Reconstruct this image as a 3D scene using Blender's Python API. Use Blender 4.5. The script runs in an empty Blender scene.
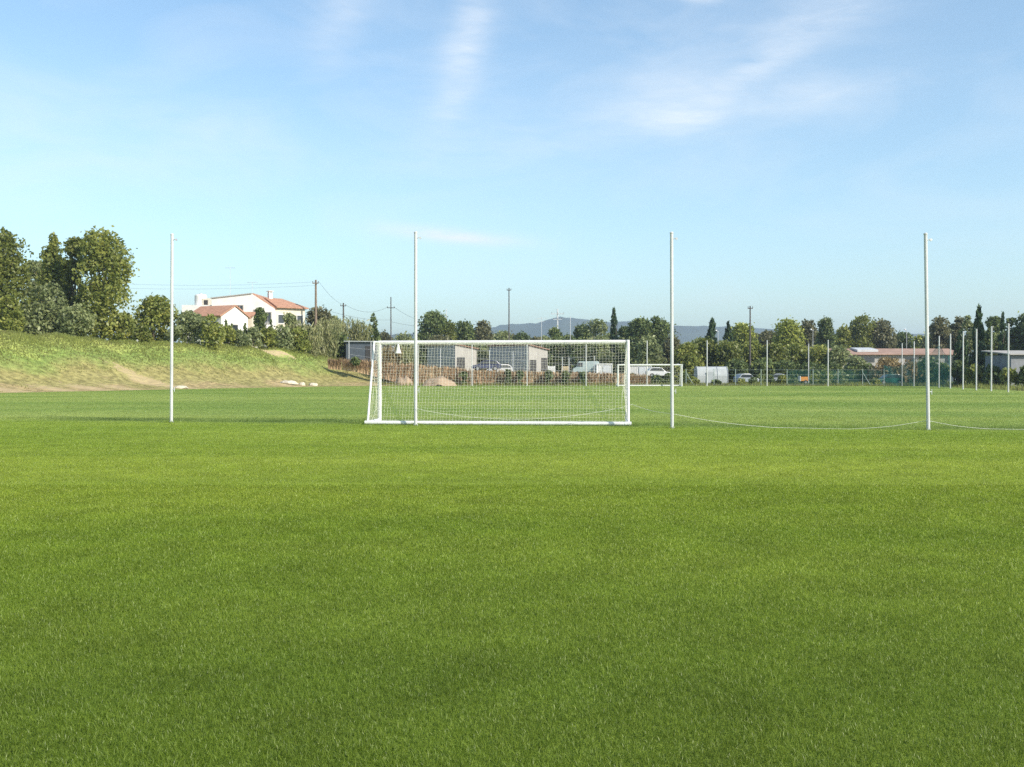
import bpy, math, random
import numpy as np
from mathutils import Vector
R = math.radians
scene = bpy.context.scene
col = scene.collection
rng = np.random.default_rng(11)
random.seed(11)

F, HC, HORIZON, CX = 1035.0, 1.52, 373.0, 512.0
# ------------------------------------------------------------------ helpers
def X_(px, D): return (px - CX) / F * D
def Z_(py, D): return HC + (HORIZON - py) / F * D

def tag(o, label=None, cat=None, group=None, kind=None):
    if label: o['label'] = label
    if cat: o['category'] = cat
    if group: o['group'] = group
    if kind: o['kind'] = kind
    return o

def thing(name, label, cat, loc=(0, 0, 0), rz=0.0, group=None):
    o = bpy.data.objects.new(name, None)
    o.empty_display_size = 0.3
    o.location = loc
    o.rotation_euler = (0, 0, rz)
    col.objects.link(o)
    return tag(o, label, cat, group)

class MB:
    """collects simple solids; build() links them as one mesh object"""
    def __init__(s): s.v = []; s.f = []
    def add(s, vs, fs):
        b = len(s.v)
        s.v += [tuple(p) for p in vs]
        s.f += [tuple(i + b for i in f) for f in fs]
        return s
    def box(s, c, size, rz=0.0):
        hx, hy, hz = size[0] / 2, size[1] / 2, size[2] / 2
        ca, sa = math.cos(rz), math.sin(rz)
        vs = []
        for dz in (-hz, hz):
            for dx, dy in ((-hx, -hy), (hx, -hy), (hx, hy), (-hx, hy)):
                vs.append((c[0] + dx * ca - dy * sa, c[1] + dx * sa + dy * ca, c[2] + dz))
        return s.add(vs, [(3, 2, 1, 0), (4, 5, 6, 7), (0, 1, 5, 4), (1, 2, 6, 5), (2, 3, 7, 6), (3, 0, 4, 7)])
    def bar(s, p0, p1, r0, r1=None, n=8):
        r1 = r0 if r1 is None else r1
        p0, p1 = Vector(p0), Vector(p1)
        d = (p1 - p0)
        if d.length < 1e-6: return s
        d.normalize()
        a = d.cross(Vector((0, 0, 1)))
        if a.length < 1e-3: a = d.cross(Vector((1, 0, 0)))
        a.normalize(); b = d.cross(a)
        vs = []
        for p, r in ((p0, r0), (p1, r1)):
            for k in range(n):
                t = 2 * math.pi * k / n
                vs.append(p + a * (math.cos(t) * r) + b * (math.sin(t) * r))
        fs = [(k, n + k, n + (k + 1) % n, (k + 1) % n) for k in range(n)]
        fs += [tuple(range(n)), tuple(range(2 * n - 1, n - 1, -1))]
        return s.add(vs, fs)
    def tube(s, pts, r, n=5):
        for a, b in zip(pts[:-1], pts[1:]): s.bar(a, b, r, r, n)
        return s
    def prism(s, poly, axis, a0, a1):
        """poly: 2D outline; axis 'y' extrudes (x,z) along y; 'x' extrudes (y,z) along x; 'z' extrudes (x,y)"""
        n = len(poly)
        def P(p, a):
            return {'y': (p[0], a, p[1]), 'x': (a, p[0], p[1]), 'z': (p[0], p[1], a)}[axis]
        vs = [P(p, a0) for p in poly] + [P(p, a1) for p in poly]
        fs = [tuple(range(n)), tuple(range(2 * n - 1, n - 1, -1))]
        fs += [(k, n + k, n + (k + 1) % n, (k + 1) % n) for k in range(n)]
        return s.add(vs, fs)
    def lathe(s, prof, c=(0, 0, 0), n=14):
        vs, fs = [], []
        for r, z in prof:
            for k in range(n):
                t = 2 * math.pi * k / n
                vs.append((c[0] + r * math.cos(t), c[1] + r * math.sin(t), c[2] + z))
        m = len(prof)
        for i in range(m - 1):
            for k in range(n):
                fs.append((i * n + k, i * n + (k + 1) % n, (i + 1) * n + (k + 1) % n, (i + 1) * n + k))
        fs.append(tuple(range(n - 1, -1, -1))); fs.append(tuple(range((m - 1) * n, m * n)))
        return s.add(vs, fs)
    def build(s, name, m, parent=None, bevel=0.0, smooth=False, loc=None):
        me = bpy.data.meshes.new(name)
        me.from_pydata(s.v, [], s.f)
        me.validate(); 
        import bmesh
        bm = bmesh.new(); bm.from_mesh(me)
        bmesh.ops.recalc_face_normals(bm, faces=bm.faces)
        bm.to_mesh(me); bm.free()
        o = bpy.data.objects.new(name, me)
        col.objects.link(o)
        me.materials.append(m)
        if parent: o.parent = parent
        if loc: o.location = loc
        if bevel:
            b = o.modifiers.new('bevel', 'BEVEL'); b.width = bevel; b.segments = 2; b.limit_method = 'ANGLE'
        if smooth:
            for p in me.polygons: p.use_smooth = True
        return o

def np_mesh(name, verts, quads, m, parent=None, tris=None, attrs=None, smooth=False):
    """fast mesh from arrays; attrs: {name: per-vertex float array}"""
    me = bpy.data.meshes.new(name)
    verts = np.asarray(verts, np.float32).reshape(-1, 3)
    nq = 0 if quads is None else len(quads)
    nt = 0 if tris is None else len(tris)
    me.vertices.add(len(verts)); me.vertices.foreach_set('co', verts.ravel())
    loops = []
    if nq: loops.append(np.asarray(quads, np.int32).ravel())
    if nt: loops.append(np.asarray(tris, np.int32).ravel())
    loops = np.concatenate(loops)
    me.loops.add(len(loops)); me.loops.foreach_set('vertex_index', loops)
    me.polygons.add(nq + nt)
    st = np.concatenate([np.arange(nq) * 4, nq * 4 + np.arange(nt) * 3]).astype(np.int32)
    me.polygons.foreach_set('loop_start', st)
    me.update(calc_edges=True)
    if attrs:
        for k, a in attrs.items():
            at = me.attributes.new(k, 'FLOAT', 'POINT')
            at.data.foreach_set('value', np.asarray(a, np.float32))
    if smooth: me.polygons.foreach_set('use_smooth', np.ones(nq + nt, bool))
    me.materials.append(m)
    o = bpy.data.objects.new(name, me)
    col.objects.link(o)
    if parent: o.parent = parent
    return o

# ------------------------------------------------------------------ materials
def new_mat(name):
    m = bpy.data.materials.new(name); m.use_nodes = True
    nt = m.node_tree; nt.nodes.clear()
    return m, nt, nt.nodes, nt.links

def mat(name, c, rough=0.6, var=0.25, scale=2.0, metal=0.0, bump=0.0, spec=0.4, stretch=(1, 1, 1)):
    m, nt, N, L = new_mat(name)
    out = N.new('ShaderNodeOutputMaterial'); b = N.new('ShaderNodeBsdfPrincipled')
    tc = N.new('ShaderNodeTexCoord'); mp = N.new('ShaderNodeMapping'); mp.inputs['Scale'].default_value = stretch
    no = N.new('ShaderNodeTexNoise'); no.inputs['Scale'].default_value = scale
    no.inputs['Detail'].default_value = 6; no.inputs['Roughness'].default_value = 0.65
    ra = N.new('ShaderNodeValToRGB')
    ra.color_ramp.elements[0].position = 0.3; ra.color_ramp.elements[1].position = 0.72
    ra.color_ramp.elements[0].color = tuple(max(0, x * (1 - var)) for x in c) + (1,)
    ra.color_ramp.elements[1].color = tuple(min(0.9, x * (1 + var * 0.6)) for x in c) + (1,)
    L.new(tc.outputs['Object'], mp.inputs[0]); L.new(mp.outputs[0], no.inputs['Vector'])
    L.new(no.outputs['Fac'], ra.inputs[0]); L.new(ra.outputs[0], b.inputs['Base Color'])
    b.inputs['Roughness'].default_value = rough; b.inputs['Metallic'].default_value = metal
    b.inputs['Specular IOR Level'].default_value = spec
    if bump:
        bp = N.new('ShaderNodeBump'); bp.inputs['Strength'].default_value = bump; bp.inputs['Distance'].default_value = 0.05
        L.new(no.outputs['Fac'], bp.inputs['Height']); L.new(bp.outputs[0], b.inputs['Normal'])
    L.new(b.outputs[0], out.inputs[0])
    return m

def leaf_mat(name, dark, mid, light, transl=0.48, gloss=0.02):
    m, nt, N, L = new_mat(name)
    out = N.new('ShaderNodeOutputMaterial')
    at = N.new('ShaderNodeAttribute'); at.attribute_name = 'tint'
    ra = N.new('ShaderNodeValToRGB')
    e = ra.color_ramp.elements
    e[0].position = 0.0; e[0].color = dark + (1,)
    e[1].position = 1.0; e[1].color = light + (1,)
    k = e.new(0.5); k.color = mid + (1,)
    d = N.new('ShaderNodeBsdfDiffuse'); t = N.new('ShaderNodeBsdfTranslucent'); g = N.new('ShaderNodeBsdfGlossy')
    g.inputs['Roughness'].default_value = 0.45
    m1 = N.new('ShaderNodeMixShader'); m1.inputs[0].default_value = transl
    m2 = N.new('ShaderNodeMixShader'); m2.inputs[0].default_value = gloss
    L.new(at.outputs['Fac'], ra.inputs[0])
    L.new(ra.outputs[0], d.inputs[0]); L.new(ra.outputs[0], t.inputs[0])
    L.new(d.outputs[0], m1.inputs[1]); L.new(t.outputs[0], m1.inputs[2])
    L.new(m1.outputs[0], m2.inputs[1]); L.new(g.outputs[0], m2.inputs[2])
    L.new(m2.outputs[0], out.inputs[0])
    return m

LM = {
 'plane': leaf_mat('foliage_yellow_green', (0.092, 0.116, 0.023), (0.189, 0.215, 0.048), (0.304, 0.304, 0.079)),
 'broad': leaf_mat('foliage_mid_green', (0.122, 0.153, 0.033), (0.258, 0.287, 0.067), (0.435, 0.423, 0.107)),
 'dark': leaf_mat('foliage_dark_green', (0.067, 0.093, 0.034), (0.131, 0.172, 0.058), (0.229, 0.269, 0.084), .35),
 'olive': leaf_mat('foliage_grey_green', (0.135, 0.167, 0.070), (0.256, 0.292, 0.123), (0.423, 0.446, 0.211)),
 'cypress':leaf_mat('foliage_cypress', (0.026, 0.048, 0.022), (0.048, 0.082, 0.033), (0.084, 0.124, 0.048), .15),
 'yellow': leaf_mat('foliage_bright_yellow_green', (0.161, 0.194, 0.034), (0.322, 0.355, 0.068), (0.494, 0.485, 0.118), .4),
 'brown':  leaf_mat('foliage_olive_brown', (0.107, 0.107, 0.051), (0.186, 0.183, 0.088), (0.266, 0.253, 0.128)),
 'cane':   leaf_mat('foliage_pale_cane', (0.159, 0.174, 0.065), (0.281, 0.291, 0.125), (0.447, 0.424, 0.216), .4),
 'dry': leaf_mat('foliage_dry_brown', (0.200, 0.145, 0.060), (0.310, 0.235, 0.110), (0.420, 0.330, 0.170)),
 'rust':   leaf_mat('foliage_rust_reed', (.20, .13, .07), (.34, .235, .135), (.46, .34, .20)),
}
M = {}
M['bark'] = mat('bark', (.11, .085, .06), .9, .4, 4, bump=.4, stretch=(3, 3, .6))
M['white_paint'] = mat('white_enamel', (.53, .53, .53), .4, .22, 1.4, stretch=(1, 1, .6))
M['white_frame'] = mat('white_goal_paint', (.64, .64, .62), .4, .16, 3)
M['galv'] = mat('galvanised_steel', (.55, .56, .57), .45, .15, 5, metal=.3)
M['white_wall'] = mat('white_render', (.74, .72, .68), .85, .14, .8)
M['cream_wall'] = mat('cream_render', (.64, .57, .45), .85, .12, .8)
M['tile'] = mat('clay_roof_tile', (.42, .225, .145), .85, .35, 3, bump=.3)
M['wood_pole'] = mat('weathered_pole_wood', (.21, .155, .11), .85, .3, 3, stretch=(4, 4, .5))
M['dark_pole'] = mat('dark_pole_wood', (.085, .075, .068), .8, .3, 3)
M['cable'] = mat('cable_black', (.05, .05, .055), .7, .1, 3)
M['glass'] = mat('window_glass', (.035, .042, .05), .12, .2, 1, spec=.7)
M['dark_gap'] = mat('dark_door_and_shade', (.045, .043, .042), .7, .3, 3)  # dark doors, also panels standing in for shade in the annex porch
M['grey_sheet'] = mat('grey_corrugated_sheet', (.35, .375, .385), .6, .18, 1.2, stretch=(1, 1, .3))
M['dark_sheet'] = mat('dark_blue_grey_sheet', (.075, .09, .11), .6, .18, 1.2)
M['beige_wall'] = mat('beige_block_wall', (.36, .34, .31), .9, .15, 1)
M['rust_roof'] = mat('rusty_roof_sheet', (.24, .13, .09), .7, .3, 1.5)
M['brick_roof'] = mat('red_long_roof', (.34, .22, .165), .85, .3, .8)
M['rubber'] = mat('black_rubber', (.02, .02, .02), .85, .2, 5)
M['rim'] = mat('wheel_rim_grey', (.35, .35, .36), .4, .1, 5, metal=.6)
M['rope'] = mat('pale_rope', (.66, .65, .58), .85, .15, 8)
M['net'] = mat('cream_net_cord', (.80, .78, .66), .9, .12, 8)
M['sand'] = mat('pinkish_sand', (.33, .24, .16), .95, .28, 1.3, bump=.6)
M['stone'] = mat('pale_limestone', (.52, .46, .36), .9, .3, 2, bump=.5)
M['lamp_white'] = mat('white_lamp_housing', (.8, .8, .8), .4, .05, 4)

def field_colour(nt):
    """shared turf colour from world position: mown patches, worn patches, foreground shade painted in; near field in front of the net poles is
    a yellower sward than the field behind them. Returns colour socket."""
    N, L = nt.nodes, nt.links
    g = N.new('ShaderNodeNewGeometry')
    def noise(scale, detail=4, sx=1, sy=1, rot=0.0):
        mp = N.new('ShaderNodeMapping'); mp.inputs['Scale'].default_value = (sx, sy, 0); mp.inputs['Rotation'].default_value = (0, 0, rot)
        n = N.new('ShaderNodeTexNoise'); n.inputs['Scale'].default_value = scale; n.inputs['Detail'].default_value = detail
        L.new(g.outputs['Position'], mp.inputs[0]); L.new(mp.outputs[0], n.inputs['Vector'])
        return n.outputs['Fac']
    def ramp(s, p0, c0, p1, c1):
        r = N.new('ShaderNodeValToRGB'); e = r.color_ramp.elements
        e[0].position = p0; e[0].color = c0 + (1,); e[1].position = p1; e[1].color = c1 + (1,)
        L.new(s, r.inputs[0]); return r.outputs[0]
    def mix(f, a, b):
        m = N.new('ShaderNodeMix'); m.data_type = 'RGBA'
        if isinstance(f, float): m.inputs[0].default_value = f
        else: L.new(f, m.inputs[0])
        L.new(a, m.inputs[6]); L.new(b, m.inputs[7]); return m.outputs[2]
    NEAR0, NEAR1 = (.164, .240, .026), (.232, .305, .042)
    FAR0, FAR1 = (.185, .268, .052), (.305, .365, .092)
    n1 = noise(.22, 3, .35, 1.0, .15)
    near = ramp(n1, .35, NEAR0, .68, NEAR1)
    n2 = noise(.11, 3, .45, 1.0, .2)
    # painted brightness of the near field: shaded foreground darker, mid distance lighter and yellower
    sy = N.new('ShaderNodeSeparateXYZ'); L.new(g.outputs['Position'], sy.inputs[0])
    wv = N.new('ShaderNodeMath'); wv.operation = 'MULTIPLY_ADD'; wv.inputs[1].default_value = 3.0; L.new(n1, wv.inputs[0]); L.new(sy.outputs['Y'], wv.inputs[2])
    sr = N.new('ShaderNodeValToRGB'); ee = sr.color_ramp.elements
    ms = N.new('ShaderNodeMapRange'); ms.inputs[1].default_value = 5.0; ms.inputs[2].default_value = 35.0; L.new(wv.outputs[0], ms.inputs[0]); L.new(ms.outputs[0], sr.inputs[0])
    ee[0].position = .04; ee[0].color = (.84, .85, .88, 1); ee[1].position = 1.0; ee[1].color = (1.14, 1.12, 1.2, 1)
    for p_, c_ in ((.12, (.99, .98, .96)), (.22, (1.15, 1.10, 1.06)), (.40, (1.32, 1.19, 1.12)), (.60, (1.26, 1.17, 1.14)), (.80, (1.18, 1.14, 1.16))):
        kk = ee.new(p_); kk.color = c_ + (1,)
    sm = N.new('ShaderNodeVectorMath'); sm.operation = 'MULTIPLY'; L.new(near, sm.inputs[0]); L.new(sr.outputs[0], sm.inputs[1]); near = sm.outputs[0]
    far = ramp(n2, .36, FAR0, .66, FAR1)
    # signed distance to the pole line
    dt = N.new('ShaderNodeVectorMath'); dt.operation = 'DOT_PRODUCT'; dt.inputs[1].default_value = (.195, .981, 0)
    L.new(g.outputs['Position'], dt.inputs[0])
    mr = N.new('ShaderNodeMapRange'); mr.inputs[1].default_value = 28.6; mr.inputs[2].default_value = 30.2
    L.new(dt.outputs['Value'], mr.inputs[0])
    c = mix(mr.outputs[0], near, far)
    # a strip of darker, uncut grass along the back of the pole line, broken up by noise
    b0 = N.new('ShaderNodeMapRange'); b0.inputs[1].default_value = 29.3; b0.inputs[2].default_value = 30.0; L.new(dt.outputs['Value'], b0.inputs[0])
    b1 = N.new('ShaderNodeMapRange'); b1.inputs[1].default_value = 32.6; b1.inputs[2].default_value = 30.8; L.new(dt.outputs['Value'], b1.inputs[0])
    nb = N.new('ShaderNodeMapRange'); nb.inputs[1].default_value = .42; nb.inputs[2].default_value = .60; L.new(noise(.16, 3, .6, 1.0), nb.inputs[0])
    q1 = N.new('ShaderNodeMath'); q1.operation = 'MULTIPLY'; L.new(b0.outputs[0], q1.inputs[0]); L.new(b1.outputs[0], q1.inputs[1])
    q2 = N.new('ShaderNodeMath'); q2.operation = 'MULTIPLY'; L.new(q1.outputs[0], q2.inputs[0]); L.new(nb.outputs[0], q2.inputs[1])
    dk = N.new('ShaderNodeRGB'); dk.outputs[0].default_value = (.070, .125, .030, 1)
    q3 = N.new('ShaderNodeMath'); q3.operation = 'MULTIPLY'; q3.inputs[1].default_value = .75; L.new(q2.outputs[0], q3.inputs[0])
    c = mix(q3.outputs[0], c, dk.outputs[0])
    # fine mottling
    n3 = noise(1.6, 5)
    mm = N.new('ShaderNodeMapRange'); mm.inputs[1].default_value = .3; mm.inputs[2].default_value = .7
    mm.inputs[3].default_value = .86; mm.inputs[4].default_value = 1.12
    L.new(n3, mm.inputs[0])
    sc = N.new('ShaderNodeVectorMath'); sc.operation = 'SCALE'
    L.new(c, sc.inputs[0]); L.new(mm.outputs[0], sc.inputs['Scale'])
    return sc.outputs[0]

def turf_mat():
    m, nt, N, L = new_mat('turf_sheet')
    out = N.new('ShaderNodeOutputMaterial'); b = N.new('ShaderNodeBsdfPrincipled')
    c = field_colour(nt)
    th = N.new('ShaderNodeVectorMath'); th.operation = 'SCALE'; th.inputs['Scale'].default_value = .95   # thatch under the blades
    L.new(c, th.inputs[0]); L.new(th.outputs[0], b.inputs['Base Color'])
    b.inputs['Roughness'].default_value = .9; b.inputs['Specular IOR Level'].default_value = .15
    g = N.new('ShaderNodeNewGeometry'); n = N.new('ShaderNodeTexNoise'); n.inputs['Scale'].default_value = 9
    n.inputs['Detail'].default_value = 6; n.inputs['Roughness'].default_value = .75
    L.new(g.outputs['Position'], n.inputs['Vector'])
    bp = N.new('ShaderNodeBump'); bp.inputs['Strength'].default_value = .8; bp.inputs['Distance'].default_value = .06
    L.new(n.outputs['Fac'], bp.inputs['Height']); L.new(bp.outputs[0], b.inputs['Normal'])
    L.new(b.outputs[0], out.inputs[0])
    return m

def blade_mat():
    m, nt, N, L = new_mat('turf_blades')
    out = N.new('ShaderNodeOutputMaterial')
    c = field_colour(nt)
    at = N.new('ShaderNodeAttribute'); at.attribute_name = 'tint'
    ra = N.new('ShaderNodeValToRGB'); e = ra.color_ramp.elements
    e[0].position = 0; e[0].color = (.62, .70, .55, 1)
    e[1].position = 1; e[1].color = (1.7, 1.5, 1.7, 1)
    k = e.new(.5); k.color = (1.08, 1.08, 1.08, 1)
    k2 = e.new(.93); k2.color = (1.55, 1.42, 1.45, 1)
    L.new(at.outputs['Fac'], ra.inputs[0])
    mu = N.new('ShaderNodeVectorMath'); mu.operation = 'MULTIPLY'
    L.new(c, mu.inputs[0]); L.new(ra.outputs[0], mu.inputs[1])
    d = N.new('ShaderNodeBsdfDiffuse'); t = N.new('ShaderNodeBsdfTranslucent'); g = N.new('ShaderNodeBsdfGlossy')
    g.inputs['Roughness'].default_value = .4; g.inputs['Color'].default_value = (.9, .95, .8, 1)
    m1 = N.new('ShaderNodeMixShader'); m1.inputs[0].default_value = .5
    m2 = N.new('ShaderNodeMixShader'); m2.inputs[0].default_value = .02
    L.new(mu.outputs[0], d.inputs[0]); L.new(mu.outputs[0], t.inputs[0])
    L.new(d.outputs[0], m1.inputs[1]); L.new(t.outputs[0], m1.inputs[2])
    L.new(m1.outputs[0], m2.inputs[1]); L.new(g.outputs[0], m2.inputs[2]); L.new(m2.outputs[0], out.inputs[0])
    return m

def bank_mat():
    m, nt, N, L = new_mat('bank_earth_and_grass')
    out = N.new('ShaderNodeOutputMaterial'); b = N.new('ShaderNodeBsdfPrincipled')
    g = N.new('ShaderNodeNewGeometry'); sp = N.new('ShaderNodeSeparateXYZ'); L.new(g.outputs['Position'], sp.inputs[0])
    n = N.new('ShaderNodeTexNoise'); n.inputs['Scale'].default_value = .16; n.inputs['Detail'].default_value = 7; n.inputs['Roughness'].default_value = .62
    L.new(g.outputs['Position'], n.inputs['Vector'])
    # dry at the foot, green towards the crest, broken up by noise
    ad = N.new('ShaderNodeMath'); ad.operation = 'MULTIPLY_ADD'; ad.inputs[1].default_value = 5.0
    L.new(n.outputs['Fac'], ad.inputs[0]); L.new(sp.outputs['Z'], ad.inputs[2])
    ra = N.new('ShaderNodeValToRGB'); e = ra.color_ramp.elements
    mr = N.new('ShaderNodeMapRange'); mr.inputs[1].default_value = 2.0; mr.inputs[2].default_value = 7.6
    L.new(ad.outputs[0], mr.inputs[0]); L.new(mr.outputs[0], ra.inputs[0])
    e[0].position = 0; e[0].color = (.29, .25, .115, 1)
    e[1].position = 1; e[1].color = (.29, .31, .08, 1)
    for p, c in ((.10, (.34, .26, .13)), (.20, (.265, .235, .095)), (.40, (.255, .225, .085)), (.52, (.215, .235, .072)), (.68, (.18, .24, .060)), (.84, (.29, .325, .085))):
        k = e.new(p); k.color = c + (1,)
    n2 = N.new('ShaderNodeTexNoise'); n2.inputs['Scale'].default_value = 1.8; n2.inputs['Detail'].default_value = 6
    L.new(g.outputs['Position'], n2.inputs['Vector'])
    mm = N.new('ShaderNodeMapRange'); mm.inputs[1].default_value = .3; mm.inputs[2].default_value = .7; mm.inputs[3].default_value = .58; mm.inputs[4].default_value = 1.38
    L.new(n2.outputs['Fac'], mm.inputs[0])
    sc = N.new('ShaderNodeVectorMath'); sc.operation = 'SCALE'; L.new(ra.outputs[0], sc.inputs[0]); L.new(mm.outputs[0], sc.inputs['Scale'])
    # bare pale earth slips at fixed spots
    cur = sc.outputs[0]
    for bi, (x, y, rx, ry) in enumerate(BARE):
        s = N.new('ShaderNodeVectorMath'); s.operation = 'SUBTRACT'; s.inputs[1].default_value = (x, y, 0); L.new(g.outputs['Position'], s.inputs[0])
        q = N.new('ShaderNodeVectorMath'); q.operation = 'MULTIPLY'; q.inputs[1].default_value = (1 / rx, 1 / ry, 0); L.new(s.outputs[0], q.inputs[0])
        l = N.new('ShaderNodeVectorMath'); l.operation = 'LENGTH'; L.new(q.outputs[0], l.inputs[0])
        w = N.new('ShaderNodeMath'); w.operation = 'MULTIPLY_ADD'; w.inputs[1].default_value = 2.6; w.inputs[2].default_value = -1.25
        L.new(n2.outputs['Fac'], w.inputs[0])
        a = N.new('ShaderNodeMath'); a.operation = 'ADD'; L.new(l.outputs['Value'], a.inputs[0]); L.new(w.outputs[0], a.inputs[1])
        k = N.new('ShaderNodeMapRange'); k.inputs[1].default_value = 1.1; k.inputs[2].default_value = .75; k.inputs[4].default_value = .85 if bi < 2 else .6; L.new(a.outputs[0], k.inputs[0])
        mx = N.new('ShaderNodeMix'); mx.data_type = 'RGBA'; L.new(k.outputs[0], mx.inputs[0]); L.new(cur, mx.inputs[6])
        mx.inputs[7].default_value = (.47, .36, .21, 1); cur = mx.outputs[2]
    L.new(cur, b.inputs['Base Color']); b.inputs['Roughness'].default_value = .95; b.inputs['Specular IOR Level'].default_value = .1
    bp = N.new('ShaderNodeBump'); bp.inputs['Strength'].default_value = .9; bp.inputs['Distance'].default_value = .25
    L.new(n2.outputs['Fac'], bp.inputs['Height']); L.new(bp.outputs[0], b.inputs['Normal'])
    L.new(b.outputs[0], out.inputs[0])
    return m

# ------------------------------------------------------------------ terrain
TP = [-500, -200, 0, 100, 170, 250, 330, 370, 410, 480, 540]
TT = [42, 58, 78, 87, 95, 105, 117, 121, 124, 126, 127]
CP = [-500, 0, 60, 100, 170, 250, 300, 330, 365, 400, 440, 490, 540]
CH = [6.8, 5.35, 5.1, 4.7, 4.75, 4.5, 4.2, 3.5, 2.4, 1.5, .8, .3, 0.]
def smooth(t): t = np.clip(t, 0, 1); return t * t * (3 - 2 * t)
def bank_h(x, y):
    x = np.asarray(x, float); y = np.asarray(y, float)
    px = CX + F * x / np.maximum(y, 1)
    toe = np.interp(px, TP, TT); cr = np.interp(px, CP, CH)
    t = (y - toe) / 19.0
    s = .30 * smooth(t * 1.6) + .70 * smooth((t - .25) / .75)
    s = s * (1 - smooth((y - 220) / 90))
    und = .16 * np.sin(x * .55 + 1.3 * np.sin(y * .21)) * np.sin(y * .43 + .7) + .10 * np.sin(x * 1.3 + y * .9)
    return np.maximum(cr * s + und * smooth(t * 1.5) * np.minimum(cr, 1), -.05)
BARE = [(X_(266, 124), 124, 2.8, 1.0), (X_(282, 125), 125, 1.6, .8), (X_(145, 98), 98.3, 3.2, 1.3), (X_(60, 86), 85.5, 2.2, 1.2),
        (X_(85, 88), 89, 2.4, 1.1), (X_(295, 113), 113, 2.4, 1.0), (X_(195, 99), 99, 3.0, 1.0), (X_(15, 81), 81, 2.2, 1.2), (X_(120, 92), 92, 2.0, 1.0)]

def sheet_from_poly(name, pts, z, m, kind='structure'):
    me = bpy.data.meshes.new(name); me.from_pydata([(x, y, z) for x, y in pts], [], [tuple(range(len(pts)))])
    me.materials.append(m); o = bpy.data.objects.new(name, me); col.objects.link(o)
    return tag(o, kind=kind)

def build_terrain():
    gm = mat('rough_ground', (.15, .15, .06), .95, .35, .35)
    # one sheet out to the horizon
    xs = np.array([-9000, -3000, -900, -300, -120, -60, 0, 60, 120, 300, 900, 3000, 9000.])
    ys = np.array([-900, -300, -60, 0, 60, 130, 220, 400, 900, 2000, 4000, 9000.])
    gx, gy = np.meshgrid(xs, ys)
    v = np.stack([gx, gy, np.full_like(gx, -.03)], -1).reshape(-1, 3)
    nx = len(xs); q = [(j * nx + i, j * nx + i + 1, (j + 1) * nx + i + 1, (j + 1) * nx + i) for j in range(len(ys) - 1) for i in range(nx - 1)]
    tag(np_mesh('ground', v, q, gm), kind='structure')
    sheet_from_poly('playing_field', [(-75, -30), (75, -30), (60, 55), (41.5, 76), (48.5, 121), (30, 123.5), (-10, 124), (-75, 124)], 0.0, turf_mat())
    # the bank: a height field
    us = np.arange(-520, 548, 4.0); ds = np.concatenate([np.arange(40, 150, 1.0), np.arange(150, 330, 6.0)])
    U, D = np.meshgrid(us, ds)
    Xg = (U - CX) / F * D
    Hh = bank_h(Xg, D)
    px_toe = np.interp(U, TP, TT)
    Hh = np.where(D < px_toe + .3, -.06, Hh)
    Hh = np.where(D > 318, -.06, Hh)
    v = np.stack([Xg, D, Hh], -1).reshape(-1, 3)
    nx = len(us); J, I = np.meshgrid(np.arange(len(ds) - 1), np.arange(nx - 1), indexing='ij')
    a = (J * nx + I).ravel(); q = np.stack([a, a + 1, a + nx + 1, a + nx], 1)
    tag(np_mesh('grass_bank', v, q, bank_mat(), smooth=True), kind='structure')
    # hills far off
    hm = mat('wooded_hillside', (.055, .070, .040), .95, .35, .012)
    hp = [-900, -300, 60, 300, 430, 480, 510, 535, 560, 585, 610, 640, 670, 700, 740, 790, 850, 910, 980, 1100, 1400, 2000]
    hy = [352, 350, 347, 341, 332, 328, 324, 323, 316.5, 319, 322, 320, 325, 325.5, 327, 329.5, 331, 333, 336, 342, 349, 352]
    us = np.arange(-880, 1990, 6.0); ds = np.linspace(1900, 4100, 56)
    U, D = np.meshgrid(us, ds)
    top = (HORIZON - np.interp(U, hp, hy)) / F * 3000 + HC
    b = np.exp(-((D - 3000) / 420.0) ** 2)
    w = 1 + .22 * np.sin(U * .045 + D * .004) * np.sin(D * .006 + U * .013) * (1 - b)
    Hh = top * b * w + 9 * np.sin(U * .09 + D * .02) * b * (1 - b) - 2 + rng.normal(0, 1.3, U.shape) * b
    v = np.stack([(U - CX) / F * D, D, Hh], -1).reshape(-1, 3)
    nx = len(us); J, I = np.meshgrid(np.arange(len(ds) - 1), np.arange(nx - 1), indexing='ij')
    a = (J * nx + I).ravel(); q = np.stack([a, a + 1, a + nx + 1, a + nx], 1)
    tag(np_mesh('hills', v, q, hm, smooth=True), kind='structure')

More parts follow.
